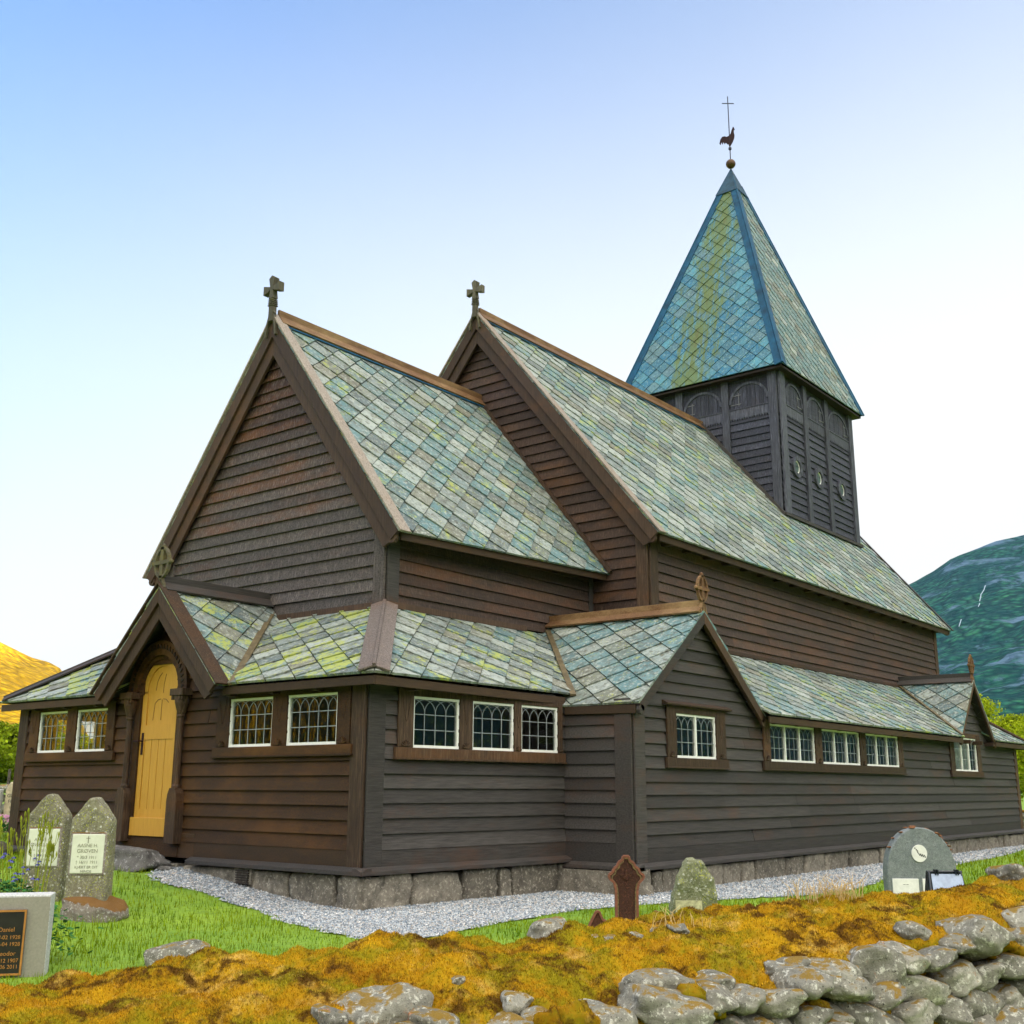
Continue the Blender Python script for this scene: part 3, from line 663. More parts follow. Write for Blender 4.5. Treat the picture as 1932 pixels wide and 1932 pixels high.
def ridge(p, q, slope, name='ridge_cap', mat=None, w=.2, h=.17, blue=True):
    p = V(p); q = V(q); d = (q-p).normalized(); s = V((0,0,1)).cross(d).normalized(); mb = MB()
    mb.bar(p+V((0,0,.09)), q+V((0,0,.09)), .05, h)
    for sg in (-1, 1):
        e = (s*sg*math.cos(slope)-V((0,0,math.sin(slope)))); n = (s*sg*math.sin(slope)+V((0,0,math.cos(slope))))
        a = p+V((0,0,.045)); b = q+V((0,0,.045))
        mb.hexa([a, a+e*w, b+e*w, b, a+n*.035, a+e*w+n*.035, b+e*w+n*.035, b+n*.035])
    r = mb.build(name, mat or W['rust'], CH, bevel=.004)
    if blue:
        m2 = MB()
        for sg in (-1, 1):
            e = (s*sg*math.cos(slope)-V((0,0,math.sin(slope)))); n = (s*sg*math.sin(slope)+V((0,0,math.cos(slope))))
            a = p+V((0,0,.04)); b = q+V((0,0,.04)); m2.hexa([a+e*.02, a+e*(w+.05), b+e*(w+.05), b+e*.02, a+e*.02+n*.006, a+e*(w+.05)+n*.006, b+e*(w+.05)+n*.006, b+e*.02+n*.006])
        m2.build('ridge_flashing', M_flash, CH)
sc_ = math.atan2(4.16, 3.13); sn_ = math.atan2(5.31, 4.31)
ridge((xa+.1,YM,8.79), (xb+.02,YM,8.79), sc_); ridge((xc+.1,YM,10.73), (16.8,YM,10.73), sn_); ridge((21.6,YM,10.73), (xd,YM,10.73), sn_, blue=False)
# strip where chancel roof meets the nave gable
mb = MB(); mb.bar((7.03,YM,8.82), (7.03,YM-3.2,4.80), .06, .10, up=(1,0,0)); mb.bar((7.03,YM,8.82), (7.03,YM+3.2,4.60), .06, .10, up=(1,0,0)); mb.build('flashing_strip', W['post'], CH)
# upper walls
FC = frame((1.66,0,0), (0,1,0), (-1,0,0))
siding(FC, [(1.62,3.6),(6.66,3.6),(6.66,5.14),(YM,8.52),(1.62,5.14)], W['gable'], CH, seed=31, z0=3.6, h=.197)
trim(FC, [(1.40,1.63,3.5,4.95,0,.05),(6.65,6.88,3.5,4.95,0,.05)], W['gable'], 'corner_post')
FCs = frame((0,1.4,0), (1,0,0), (0,-1,0))
siding(FCs, [(1.88,3.56),(6.95,3.56),(6.95,4.85),(1.88,4.85)], W['nave'], CH, seed=32, z0=3.56)
trim(FCs, [(1.66,1.9,3.5,4.9,0,.045),(6.93,7.07,3.5,4.9,0,.045)], W['grey'], 'corner_post')
siding(frame((0,6.88,0), (1,0,0), (0,1,0)), [(1.66,3.4),(7.07,3.4),(7.07,4.85),(1.66,4.85)], W['nave'], CH, seed=33)
FG = frame((7.07,0,0), (0,1,0), (-1,0,0))
siding(FG, [(.38,3.3),(7.9,3.3),(7.9,5.75),(YM,10.42),(.38,5.75)], W['naveg'], CH, seed=34, z0=3.3, h=.195)
trim(FG, [(.16,.40,3.2,5.65,0,.05),(7.88,8.12,3.2,5.65,0,.05)], W['post'], 'corner_post')
FNs = frame((0,.16,0), (1,0,0), (0,-1,0))
siding(FNs, [(7.32,3.5),(22.42,3.5),(22.42,5.7),(7.32,5.7)], W['nave'], CH, seed=35, z0=3.5)
trim(FNs, [(7.07,7.34,3.2,5.7,0,.045),(22.40,22.63,3.4,5.7,0,.045)], W['post'], 'corner_post')
siding(frame((0,8.12,0), (1,0,0), (0,1,0)), [(7.07,3.3),(22.63,3.3),(22.63,5.7),(7.07,5.7)], W['nave'], CH, seed=36)
siding(frame((22.63,0,0), (0,1,0), (1,0,0)), [(.16,3.3),(8.12,3.3),(8.12,5.75),(YM,10.42),(.16,5.75)], W['gable'], CH, seed=37)
eaveb([(1.6,1.05,4.60),(7.07,1.05,4.78),(7.07,1.05,4.66),(1.6,1.05,4.48)], (0,.03,0)); eaveb([(7.0,-.13,5.38),(22.95,-.13,5.38),(22.95,-.13,5.25),(7.0,-.13,5.25)], (0,.03,0))
eaveb([(1.6,7.2,4.60),(7.07,7.2,4.6),(7.07,7.2,4.48),(1.6,7.2,4.48)], (0,.03,0)); eaveb([(7.0,8.38,5.38),(22.95,8.38,5.38),(22.95,8.38,5.25),(7.0,8.38,5.25)], (0,.03,0))

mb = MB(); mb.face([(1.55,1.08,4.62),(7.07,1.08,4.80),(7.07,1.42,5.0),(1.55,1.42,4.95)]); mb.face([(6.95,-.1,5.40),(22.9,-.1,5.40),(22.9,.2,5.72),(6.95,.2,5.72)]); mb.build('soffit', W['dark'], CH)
for i in range(20): x = 7.5+i*.78; tail((x,-.1,5.27), (x+.1,.16,5.38))

# --- cross gables on the south aisle
def crossgable(xg, yv, za, w, ze, yin, seed, mat, bm, du=.54, dv=.46, w1=.15, zin=None, rm=None):
    s = math.hypot(w, za-ze); L = yin-yv
    slates((xg-w, yin, ze), (0,-1,0), (w,0,za-ze), [(0,0),(L,0),(L,s),(0,s)], mat, CH, du=du, dv=dv, seed=seed)
    slates((xg+w, yv, ze), (0,1,0), (-w,0,za-ze), [(0,0),(L,0),(L,s),(0,s)], mat, CH, du=du, dv=dv, seed=seed+1)
    A = V((xg, yv, za))
    for sg in (-1, 1):
        B = V((xg+sg*w, yv, ze)); d = (B-A).normalized(); dn = V((-d.z*sg*0, 0, 0)); dn = V((d.z, 0, -d.x)) if sg > 0 else V((-d.z, 0, d.x))
        if dn.z > 0: dn = -dn
        cg = -dn.z; mb = MB()
        a0 = A; a1 = A-V((0,0,w1/cg)); b0 = B; b1 = B+dn*w1
        mb.hexa([a0, b0, b1, a1]+[p+V((0,.06,0)) for p in (a0, b0, b1, a1)])
        c = B+dn*(w1*.75)+d*.0+V((0,.03,0)); n_ = 10
        mb.prism([c-V((0,.03,0))+(d*math.cos(t)+dn*math.sin(t))*.075 for t in [2*math.pi*i/n_ for i in range(n_)]], (0,.055,0))
        mb.build('bargeboard', bm[0 if sg < 0 else 1], CH, bevel=.004)
    ridge((xg, yv+.02, za+.03), (xg, yin, za+.03), math.atan2(za-ze, w), mat=rm or W['rust'], w=.17, h=.15, blue=False)
crossgable(5.72, -1.67, 3.67, 2.0, 2.12, 1.4, 41, SL['porch'], (W['grey'], W['barge']))
crossgable(19.35, -1.75, 3.60, 1.42, 2.10, .16, 43, SL['porch'], (W['barge'], W['barge']), w1=.10, rm=W['grey'])
mb = MB(); mb.bar((3.86,-.42,2.26), (5.6,1.34,3.57), .09, .03, off=.04); mb.build('valley_flashing', M_zinc, CH)
mb = MB(); mb.bar((17.85,-1.80,2.17), (19.25,.10,3.50), .07, .03, off=.05); mb.build('valley_flashing', M_zinc, CH)
# --- porch gable over the door
def porch():
    xg = -.43; ya, za = 4.02, 3.79; wl, zl = 1.47, 2.30
    s = math.hypot(wl, za-zl); L = 1.7+.43
    slates((xg, ya-wl, zl), (1,0,0), (0,wl,za-zl), [(0,0),(L,0),(L,s),(0,s)], SL['aisle'], CH, seed=51, du=.54, dv=.48)
    slates((1.7, ya+wl, zl), (-1,0,0), (0,-wl,za-zl), [(0,0),(L,0),(L,s),(0,s)], SL['aisle'], CH, seed=52, du=.54, dv=.48)
    verge((xg-.005,ya,za), (xg-.005,ya-wl,zl), 0, W['barge'], W['post'], .22, w1=.15, w2=.17, depth=.06, curl=False); verge((xg-.005,ya,za), (xg-.005,ya+wl,zl), 0, W['barge'], W['post'], .22, w1=.15, w2=.17, depth=.06, curl=False)
    ridge((xg+.05,ya,za+.03), (1.66,ya,za+.03), math.atan2(za-zl, wl), mat=W['grey'], w=.17, h=.16, blue=False)
    FP = frame((-.02,0,0), (0,1,0), (-1,0,0))
    siding(FP, [(ya-1.25,2.28),(ya+1.25,2.28),(ya,3.6)], W['brown'], CH, seed=53, z0=2.28, holes=[(3.93,4.77,2.2,2.72)])
    mb = MB(); mb.bar((-.25,ya-wl-.15,2.27), (1.62,ya-.12,3.62), .10, .03, off=.04); mb.bar((-.25,ya+wl+.15,2.27), (1.62,ya+.12,3.62), .10, .03, off=.04); mb.build('valley_flashing', M_zinc, CH)
porch()
# door: arched
def arcpts(c, zc, r, n=20, rz=None): return [(c+r*math.cos(math.pi*i/n), zc+(rz or r)*math.sin(math.pi*i/n)) for i in range(n+1)]
dc = 4.345; dr = .455; zs = 2.33; zb = .30; o = -.045
outline = [(dc-dr, zb), (dc+dr, zb)]+arcpts(dc, zs, dr, 24, .47)
D = MB(); D.prism([FE(u, z, .0) for u, z in outline], (.04,0,0)); 
door = D.build('door', M_door, CH)
D = MB()
for a, b, z0, z1 in [(dc-dr,dc-dr+.11,.5,2.3),(dc+dr-.11,dc+dr,.5,2.3),(dc-.345,dc+.345,1.62,1.83),(dc-.345,dc+.345,.30,.62)]: D.fbox(FE, a, b, z0, z1, .0, .022)
for i in range(4): a = dc-.34+i*.172; D.fbox(FE, a, a+.160, .62, 1.62, 0, .010)
# arched rail
ap = arcpts(dc, zs, dr, 24, .47); ip = arcpts(dc, zs, dr-.10, 24, .37)
for i in range(24):
    q = [ap[i], ap[i+1], ip[i+1], ip[i]]; P = [FE(u, z, 0) for u, z in q]+[FE(u, z, .022) for u, z in q]; D.hexa(P)
sub(D.build('door_rail', M_door), door)
M_groove = simple('door_groove', (.16,.085,.015), .6)
for pp in ([(dc+.20,1.90),(dc+.185,2.02),(dc+.17,2.15),(dc+.10,2.20),(dc+.03,2.21)], [(dc,1.90),(dc,2.20)], [(dc-.03,2.21),(dc-.10,2.20),(dc-.17,2.15)], [(dc+.17,2.34),(dc+.15,2.46),(dc+.10,2.55),(dc+.04,2.60)], [(dc-.02,2.30),(dc-.02,2.42),(dc-.06,2.58)]):
    D = MB()
    for i in range(len(pp)-1): D.bar(FE(*pp[i], .002), FE(*pp[i+1], .002), .010, .006, up=(-1,0,0))
    sub(D.build('carved_line', M_groove), door)
D = MB(); D.fbox(FE, dc+.36, dc+.405, 1.40, 1.72, .02, .032); D.tube([FE(dc+.383,1.60,.03), FE(dc+.383,1.60,.10), FE(dc+.50,1.60,.10)], .012, 8); sub(D.build('door_handle', M_rooster), door)
D = MB()
for z in (1.0, 1.95): D.fbox(FE, dc-dr-.01, dc-dr+.03, z, z+.12, .02, .03)
sub(D.build('hinge', M_brass), door)
D = MB(); D.fbox(FE, dc-dr-.02, dc+dr+.02, .24, .50, .02, .075); D.build('threshold', M_door, CH, bevel=.006)
# door surround: jambs, arch with zigzag, columns
D = MB()
D.fbox(FE, dc-dr-.13, dc-dr, .2, zs, -.05, .055); D.fbox(FE, dc+dr, dc+dr+.13, .2, zs, -.05, .055)
for (r0, r1, z0, z1, o1) in ((dr, dr+.06, .47, .53, .05), (dr+.06, dr+.27, .53, .74, .11)):
    a = arcpts(dc, zs, r0, 28, z0); b = arcpts(dc, zs, r1, 28, z1)
    for i in range(28):
        q = [a[i], a[i+1], b[i+1], b[i]]; D.hexa([FE(u, z, -.04) for u, z in q]+[FE(u, z, o1) for u, z in q])
D.build('door_arch', W['brown'], CH)
D = MB()
for i in range(26):
    t0 = math.pi*(i+.1)/26; t1 = math.pi*(i+.9)/26; tm = (t0+t1)/2
    P = [(dc+(dr+.15)*math.cos(t0), zs+.62*math.sin(t0)), (dc+(dr+.15)*math.cos(t1), zs+.62*math.sin(t1)), (dc+(dr+.21)*math.cos(tm), zs+.69*math.sin(tm))]
    D.prism([FE(u, z, .108) for u, z in P], (-.014,0,0))
D.build('zigzag_carving', W['dark'], CH)
for cy in (dc-dr-.18, dc+dr+.18):
    D = MB()
    D.lathe(FE(cy, 0, .10), [(.062,.92),(.062,.95),(.048,.98),(.045,1.9),(.062,1.93),(.048,1.96)], 14)
    D.prism([FE(cy+s*.115, .16, .02) for s in (-1, 1)]+[FE(cy+.115,.74,.02),FE(cy+.10,.84,.02),FE(cy+.062,.92,.02),FE(cy-.062,.92,.02),FE(cy-.10,.84,.02),FE(cy-.115,.74,.02)], (-.15,0,0))
    D.lathe(FE(cy, 0, .10), [(.048,1.94),(.075,2.02),(.105,2.12),(.112,2.22)], 14)
    D.fbox(FE, cy-.15, cy+.15, 2.22, 2.32, .0, .22)
    for i in range(5): D.fbox(FE, cy-.13+i*.056, cy-.09+i*.056, 2.16, 2.22, .16, .20)
    D.build('door_column', W['post'], CH, bevel=.004)
mb = MB(); mb.box((-.045,3.66,-.02), (0,5.0,.26)); mb.build('door_step_board', W['brown'], CH)

# --- finial crosses
def finial(x, y, z, faces='x', hh=.82):
    """carved cross; arms along the gable plane"""
    ax = V((0,1,0)) if faces == 'x' else V((1,0,0)); th = V((1,0,0)) if faces == 'x' else V((0,1,0)); c = V((x, y, z)); mb = MB(); k = hh/.82
    def pr(pts, t): mb.prism([c+ax*a*k+V((0,0,b*k))-th*t/2 for a, b in pts], th*t)
    pr([(-.055,-.02),(.055,-.02),(.045,.28),(-.045,.28)], .10)
    pr([(-.15,-.28),(-.11,-.30),(-.09,-.12),(-.04,.02),(-.03,.22),(-.055,.12),(-.12,-.08)], .07); pr([(.15,-.28),(.11,-.30),(.09,-.12),(.04,.02),(.03,.22),(.055,.12),(.12,-.08)], .07)
    for i in range(4): pr([(-.065+.004*i,.26+.035*i),(.065-.004*i,.26+.035*i),(.065-.004*i,.28+.035*i),(-.065+.004*i,.28+.035*i)], .13)
    pr([(-.06,.40),(.06,.40),(.035,.56),(.09,.53),(.21,.50),(.21,.67),(.09,.635),(.04,.62),(.075,.78),(.0,.83),(-.075,.78),(-.04,.62),(-.09,.635),(-.21,.67),(-.21,.50),(-.09,.53),(-.035,.56)], .11)
    pr([(-.08,.12),(-.05,.14),(-.05,.18)], .05); pr([(.08,.16),(.05,.18),(.05,.22)], .05)
    return mb.build('roof_cross', W['cross'], CH, bevel=.004)
finial(1.46, YM, 8.72); finial(6.84, YM, 10.66)
def wheelcross(x, y, z, faces, mat, k=1.0):
    ax = V((0,1,0)) if faces == 'x' else V((1,0,0)); th = V((1,0,0)) if faces == 'x' else V((0,1,0)); c = V((x, y, z)); mb = MB()
    def P(a, b, t=0): return c+ax*a*k+V((0,0,b*k))+th*t
    mb.bar(P(0,-.02), P(0,.60), .07*k, .05*k, up=th); mb.bar(P(-.20,.36), P(.20,.36), .055*k, .06*k, up=th)
    ring = [P(.155*math.cos(t), .36+.21*math.sin(t)) for t in [2*math.pi*i/20 for i in range(21)]]
    for i in range(20): mb.bar(ring[i], ring[i+1], .035*k, .05*k, up=th)
    for s in (-1, 1):
        pts = [P(s*.02,.12), P(s*.07,.03), P(s*.09,-.08), P(s*.15,-.17)]
        for i in range(3): mb.bar(pts[i], pts[i+1], .03*k, .05*k, up=th)
        mb.lathe(P(s*.20,.36)-V((0,0,.03*k)), [(.01,0),(.035*k,.015*k),(.035*k,.045*k),(.01,.06*k)], 8)
    mb.lathe(P(0,.60)-V((0,0,.02)), [(.01,0),(.032*k,.015),(.032*k,.04),(.008,.06)], 8)
    return mb.build('wheel_cross', mat, CH)
wheelcross(-.40, 4.02, 3.80, 'x', W['cross'], 1.05); wheelcross(5.72, -1.64, 3.70, 'y', W['rust'], .95); wheelcross(19.35, -1.72, 3.62, 'y', W['rust'], 1.0)

# --- tower
X1, X2, Y1, Y2, ZTT = 16.71, 21.69, 1.86, 6.42, 11.95
def bays(F, L, posts, zlo, round_=False, seed=0):
    siding(F, [(0,zlo),(L,zlo),(L,10.72),(0,10.72)], W['tower'], CH, seed=seed, z0=zlo, h=.20, name='tower_wall')
    mb = MB(); mb.fbox(F, 0, L, 10.72, ZTT, 0, .012); mb.build('tower_wall', W['tower'], CH)
    for a, b in posts:
        mb = MB(); mb.fbox(F, a, b, zlo-.3, ZTT, -.02, .09); mb.build('tower_post', W['towerp'], CH, bevel=.006)
    for i in range(len(posts)-1):
        a = posts[i][1]; b = posts[i+1][0]; c = (a+b)/2; r = (b-a)/2
        mb = MB(); mb.fbox(F, a, b, 10.78, 11.02, .012, .045); n = 16
        for k in range(n): u = a+(b-a)*k/n; w = (b-a)/n; mb.prism([F(u,10.78,.014), F(u+w,10.78,.014), F(u+w/2,10.70,.014)], F(0,0,.03)-F(0,0,0))
        mb.fbox(F, a, b, 11.02, 11.055, .012, .06); mb.build('sawtooth_board', W['towerp'], CH)
        mb = MB(); pl = 9                                             # arched shutter of vertical planks
        for k in range(pl):
            u0 = a+.03+(b-a-.06)*k/pl; u1 = a+.03+(b-a-.06)*(k+1)/pl-.008; zz = []
            for u in (u0, u1):
                t = max(-1, min(1, (u-c)/(r-.02))); zz.append(11.18+.50*math.sqrt(max(0, 1-t*t)))
            if min(zz) > 11.1:
                q = [(u0,11.055),(u1,11.055),(u1,zz[1]),(u0,zz[0])]; mb.hexa([F(u, z, .012) for u, z in q]+[F(u, z, .030+.004*(k % 2)) for u, z in q])
        sh = mb.build('belfry_shutter', W['tower'], CH)
        h = MB()
        for z in (11.16, 11.42): h.fbox(F, b-.36, b-.04, z, z+.022, .034, .048)
        h.fbox(F, b-.30, b-.28, 11.10, 11.5, .034, .046); sub(h.build('hinge', M_hinge), sh)
        mb = MB(); n = 14; A = [(c+r*math.cos(math.pi*k/n), 11.2+.56*math.sin(math.pi*k/n)) for k in range(n+1)]; B = [(c+(r-.07)*math.cos(math.pi*k/n), 11.2+.49*math.sin(math.pi*k/n)) for k in range(n+1)]
        for k in range(n):
            q = [A[k], A[k+1], B[k+1], B[k]]; mb.hexa([F(u, z, .012) for u, z in q]+[F(u, z, .06) for u, z in q])
        mb.build('shutter_arch', W['towerp'], CH)
        if round_:
            mb = MB(); n = 24; zc = 9.38; uc = c-.02
            def ring(r0, r1, o0, o1, M):
                A = [(uc+r0*math.cos(2*math.pi*k/n), zc+r0*math.sin(2*math.pi*k/n)) for k in range(n+1)]; B = [(uc+r1*math.cos(2*math.pi*k/n), zc+r1*math.sin(2*math.pi*k/n)) for k in range(n+1)]
                for k in range(n):
                    q = [A[k], A[k+1], B[k+1], B[k]]; M.hexa([F(u, z, o0) for u, z in q]+[F(u, z, o1) for u, z in q])
            ring(.30, .185, .0, .085, mb); w = mb.build('round_window', W['towerp'], CH)
            mb = MB(); ring(.185, .150, .0, .04, mb); sub(mb.build('window_frame', M_white), w)
            mb = MB(); mb.face([F(uc+.155*math.cos(2*math.pi*k/n), zc+.155*math.sin(2*math.pi*k/n), .034) for k in range(n)]); sub(mb.build('pane', simple('dark_pane', (.10,.14,.13), .08)), w)
def FX(x, sgn): return frame((x, Y1, 0), (0,1,0), (sgn,0,0))
pE = [(0,.24),(1.42,1.64),(2.86,3.08),(4.32,4.56)]; pS = [(0,.31),(1.44,1.73),(2.92,3.19),(4.56,4.98)]
pS = [(0,.30),(1.46,1.70),(2.93,3.17),(4.70,4.98)]
bays(FX(X1,-1), 4.56, pE, 7.6, seed=61); bays(frame((X1,Y1,0), (1,0,0), (0,-1,0)), 4.98, pS, 7.6, True, 62)
bays(FX(X2,1), 4.56, pE, 7.6, seed=63); bays(frame((X1,Y2,0), (1,0,0), (0,1,0)), 4.98, pS, 7.6, False, 64)
mb = MB(); mb.bar((16.62,YM,10.80), (16.62,1.80,7.88), .09, .10, up=(1,0,0)); mb.bar((16.6,1.77,7.90), (21.8,1.77,7.90), .08, .08); mb.build('tower_flashing_board', W['grey'], CH)
# spire
S0 = (16.41, 1.56); S1 = (21.99, 6.72); zs_ = 11.97; AP = V((19.2, YM, 19.92))
def tri(p, q, mat, seed):
    O = V(p); U = (V(q)-O).normalized(); Vv = AP-O; Vv = (Vv-U*Vv.dot(U)).normalized(); L = (V(q)-O).length
    slates(O, U, Vv, [(0,0),(L,0),((AP-O).dot(U),(AP-O).dot(Vv))], mat, CH, du=.46, dv=.44, seed=seed, name='spire_roof', lift=.030)
c00 = (S0[0],S0[1],zs_); c10 = (S1[0],S0[1],zs_); c11 = (S1[0],S1[1],zs_); c01 = (S0[0],S1[1],zs_)
tri(c01, c00, SL['spire'], 71); tri(c00, c10, SL['spires'], 72); tri(c10, c11, SL['spire'], 73); tri(c11, c01, SL['spires'], 74)
for c, d1, d2 in ((c00,(0,1,0),(1,0,0)), (c10,(0,1,0),(-1,0,0)), (c11,(0,-1,0),(-1,0,0)), (c01,(0,-1,0),(1,0,0))):
    p = V(c); q = AP.copy(); e = (q-p).normalized(); mb = MB()
    out = V((p.x-AP.x, p.y-AP.y, 0)).normalized()*.04
    for d in (d1, d2):
        s = V(d); s = (s-e*s.dot(e)).normalized(); w = .19
        n = s.cross(e).normalized(); n = n if n.dot(out) > 0 else -n
        a = p+n*.035; b = p+(q-p)*.90+n*.035
        mb.hexa([a-n*.02, a+s*w-n*.02, b+s*w*.9-n*.02, b-n*.02, a+n*.01, a+s*w+n*.01, b+s*w*.9+n*.01, b+n*.01])
    mb.bar(p+out*1.4, p+(q-p)*.93+out*1.2, .05, .05); mb.build('hip_flashing', M_flash, CH)
mb = MB(); zc = AP.z-.95; k = .95/(AP.z-zs_); hx = (S1[0]-S0[0])/2*k+.07; hy = (S1[1]-S0[1])/2*k+.07
P = [(AP.x-hx,YM-hy,zc),(AP.x+hx,YM-hy,zc),(AP.x+hx,YM+hy,zc),(AP.x-hx,YM+hy,zc)]
for i in range(4): mb.face([P[i], P[(i+1) % 4], (AP.x,AP.y,AP.z+.08)])
mb.build('spire_cap', simple('dark_copper_cap', (.02,.06,.10), .65, 0, 5, .4, .2, .25), CH)
mb = MB(); mb.box((S0[0]+.03,S0[1]+.03,zs_-.09), (S1[0]-.03,S1[1]-.03,zs_-.035)); mb.build('spire_soffit', W['dark'], CH)
# weather vane
vb = MB(); vb.lathe((AP.x,AP.y,19.98), [(.01,0),(.09,.03),(.14,.09),(.155,.155),(.14,.22),(.09,.28),(.03,.31)], 18); vball = vb.build('weather_vane', M_brass, CH, smooth=True)
vb = MB(); vb.tube([(AP.x,AP.y,20.2), (AP.x,AP.y,22.55)], .016, 8); H_ = V((.62,-.785,0)).normalized()
vb.bar(V((AP.x,AP.y,22.30))-H_*.19, V((AP.x,AP.y,22.30))+H_*.19, .022, .022); vb.lathe((AP.x,AP.y,20.62), [(.02,0),(.05,.03),(.05,.09),(.02,.12)], 10); sub(vb.build('vane_pole', M_iron), vball)
ro = [(-.01,-.02),(.04,.05),(.12,.16),(.19,.30),(.21,.42),(.185,.52),(.19,.60),(.235,.64),(.20,.67),(.20,.74),(.17,.70),(.15,.73),(.13,.67),(.09,.60),(.05,.48),(-.02,.40),(-.12,.36),(-.20,.38),(-.30,.36),(-.38,.26),(-.42,.12),(-.37,.07),(-.33,.17),(-.29,.08),(-.25,.18),(-.20,.10),(-.15,.16),(-.10,.10),(-.05,.10)]
rb = MB(); c0 = V((AP.x,AP.y,20.74))-V((-H_.y,H_.x,0))*.0; nn = V((-H_.y, H_.x, 0)); rb.prism([c0+H_*a*.78+V((0,0,b*.98))-nn*.015 for a, b in ro], nn*.03); sub(rb.build('rooster', M_rooster), vball)
HAZE = .00006

# ------------------------------------------------------------------ ground
def gfull(x, y):
    z = gz(x, y)
    d = ((x+10)*0.62+(y+10.3)*.78)                    # towards the camera the ground lies lower outside the wall
    t = ssm((4.2-d)/1.5); z = z*(1-t)+(-.78)*t
    return z
def axis_(lo, hi, step, far):
    a = list(np.arange(lo, hi+1e-6, step)); s = step
    while a[-1] < far: s *= 1.35; a.append(a[-1]+s)
    s = step
    while a[0] > -far: s *= 1.35; a.insert(0, a[0]-s)
    return a
xs = axis_(-14, 30, .5, 6000); ys = axis_(-14, 30, .5, 6000)
gv = []; gf = []
for j, y in enumerate(ys):
    for i, x in enumerate(xs): gv.append((x, y, gfull(x, y)))
nx = len(xs)
for j in range(len(ys)-1):
    for i in range(nx-1): gf.append((j*nx+i, j*nx+i+1, (j+1)*nx+i+1, (j+1)*nx+i))
g = MB(); g.mesh(gv, gf, (.5,.5,.5)); tag(g.build('ground', ground_mat(), smooth=True), kind='structure')
# gravel strip along the church
GP = [(.15,4.3),(-.34,3.67),(-.91,3.08),(-.99,2.72),(-.86,1.98),(-.95,.78),(-1.3,.1),(-1.51,-.53),(-1.72,-1.2),(-1.79,-1.58),(-1.95,-1.95),(-2.11,-2.24),(-2.05,-2.40),(-1.95,-2.43),(-1.13,-2.36),(0.2,-2.15),(1.72,-2.06),(3.6,-2.6),(5.2,-3.35),(6.79,-3.48),(8.76,-3.14),(11,-2.95),(13.22,-2.87),(19.8,-2.42),(27,-2.3),(27,-1.0),(.2,.2)]
def smoothpoly(P, n=5, jit=.05):
    out = []; rs = random.Random(5)
    for i in range(len(P)-3):
        a = V((*P[i], 0)); b = V((*P[i+1], 0))
        for k in range(n): p = a.lerp(b, k/n); out.append((p.x+rs.uniform(-jit, jit), p.y+rs.uniform(-jit, jit)))
    return out+P[-3:]
GPs = smoothpoly(GP)
GPa = np.array(GPs)
def inpoly(x, y, P):
    x = np.asarray(x); y = np.asarray(y); c = np.zeros(x.shape, bool); n = len(P); j = n-1
    for i in range(n):
        xi, yi = P[i]; xj, yj = P[j]
        k = ((yi > y) != (yj > y)) & (x < (xj-xi)*(y-yi)/((yj-yi) if yj != yi else 1e-9)+xi); c ^= k; j = i
    return c
import bmesh
bm = bmesh.new(); step = .12
gx = np.arange(-2.6, 27, step); gy = np.arange(-3.9, 4.6, step); GX, GY = np.meshgrid(gx, gy); IN = inpoly(GX, GY, GPs)
vid = {}
for j in range(len(gy)-1):
    for i in range(len(gx)-1):
        if IN[j, i] and IN[j+1, i] and IN[j, i+1] and IN[j+1, i+1]:
            q = []
            for a, b in ((j, i), (j, i+1), (j+1, i+1), (j+1, i)):
                if (a, b) not in vid: x, y = gx[b], gy[a]; vid[(a, b)] = bm.verts.new((x, y, gfull(x, y)+.014+.01*noise.noise(V((x*2, y*2, 0)))))
                q.append(vid[(a, b)])
            bm.faces.new(q)
me = bpy.data.meshes.new('gravel_path'); bm.to_mesh(me); bm.free(); me.materials.append(gravel_mat()); gp = bpy.data.objects.new('gravel_path', me); COL.objects.link(gp); tag(gp, kind='structure')
gz_np = np.vectorize(gfull)
# pebbles
N = 90000; px = rng.uniform(-2.3, 27, N*4); py = rng.uniform(-3.7, 4.4, N*4); dist = np.hypot(px-CAM.x, py-CAM.y)
k = inpoly(px, py, GPs) & (rng.random(N*4) < np.clip((12/dist)**2.2, 0, 1)); px = px[k][:N]; py = py[k][:N]; dist = dist[k][:N]; pz_ = gz_np(px, py)+.016
n = len(px); r = rng.uniform(.006, .016, n)*np.clip(dist/12, 1, 2.2)
octv = np.array([(1,0,0),(0,1,0),(-1,0,0),(0,-1,0),(0,0,1),(0,0,-1)], float); octf = [(0,1,4),(1,2,4),(2,3,4),(3,0,4)]
vv = octv[None]*r[:, None, None]*rng.uniform(.6, 1.3, (n, 6, 1)); an = rng.uniform(0, 6.28, n); ca, sa = np.cos(an), np.sin(an)
x_ = vv[:, :, 0]*ca[:, None]-vv[:, :, 1]*sa[:, None]; y_ = vv[:, :, 0]*sa[:, None]+vv[:, :, 1]*ca[:, None]
vv = np.stack([x_+px[:, None], y_+py[:, None], vv[:, :, 2]*.8+pz_[:, None]], -1)
fv = np.concatenate([vv[:, list(f)] for f in octf], 1).reshape(-1, 3); pc = np.repeat(rng.random((n, 1, 3)), 4, 1).reshape(-1, 3)
tag(soup('gravel', fv, 3, pebble_mat(), pc), 'pale blue grey gravel around the foot of the church', 'gravel', kind='stuff')

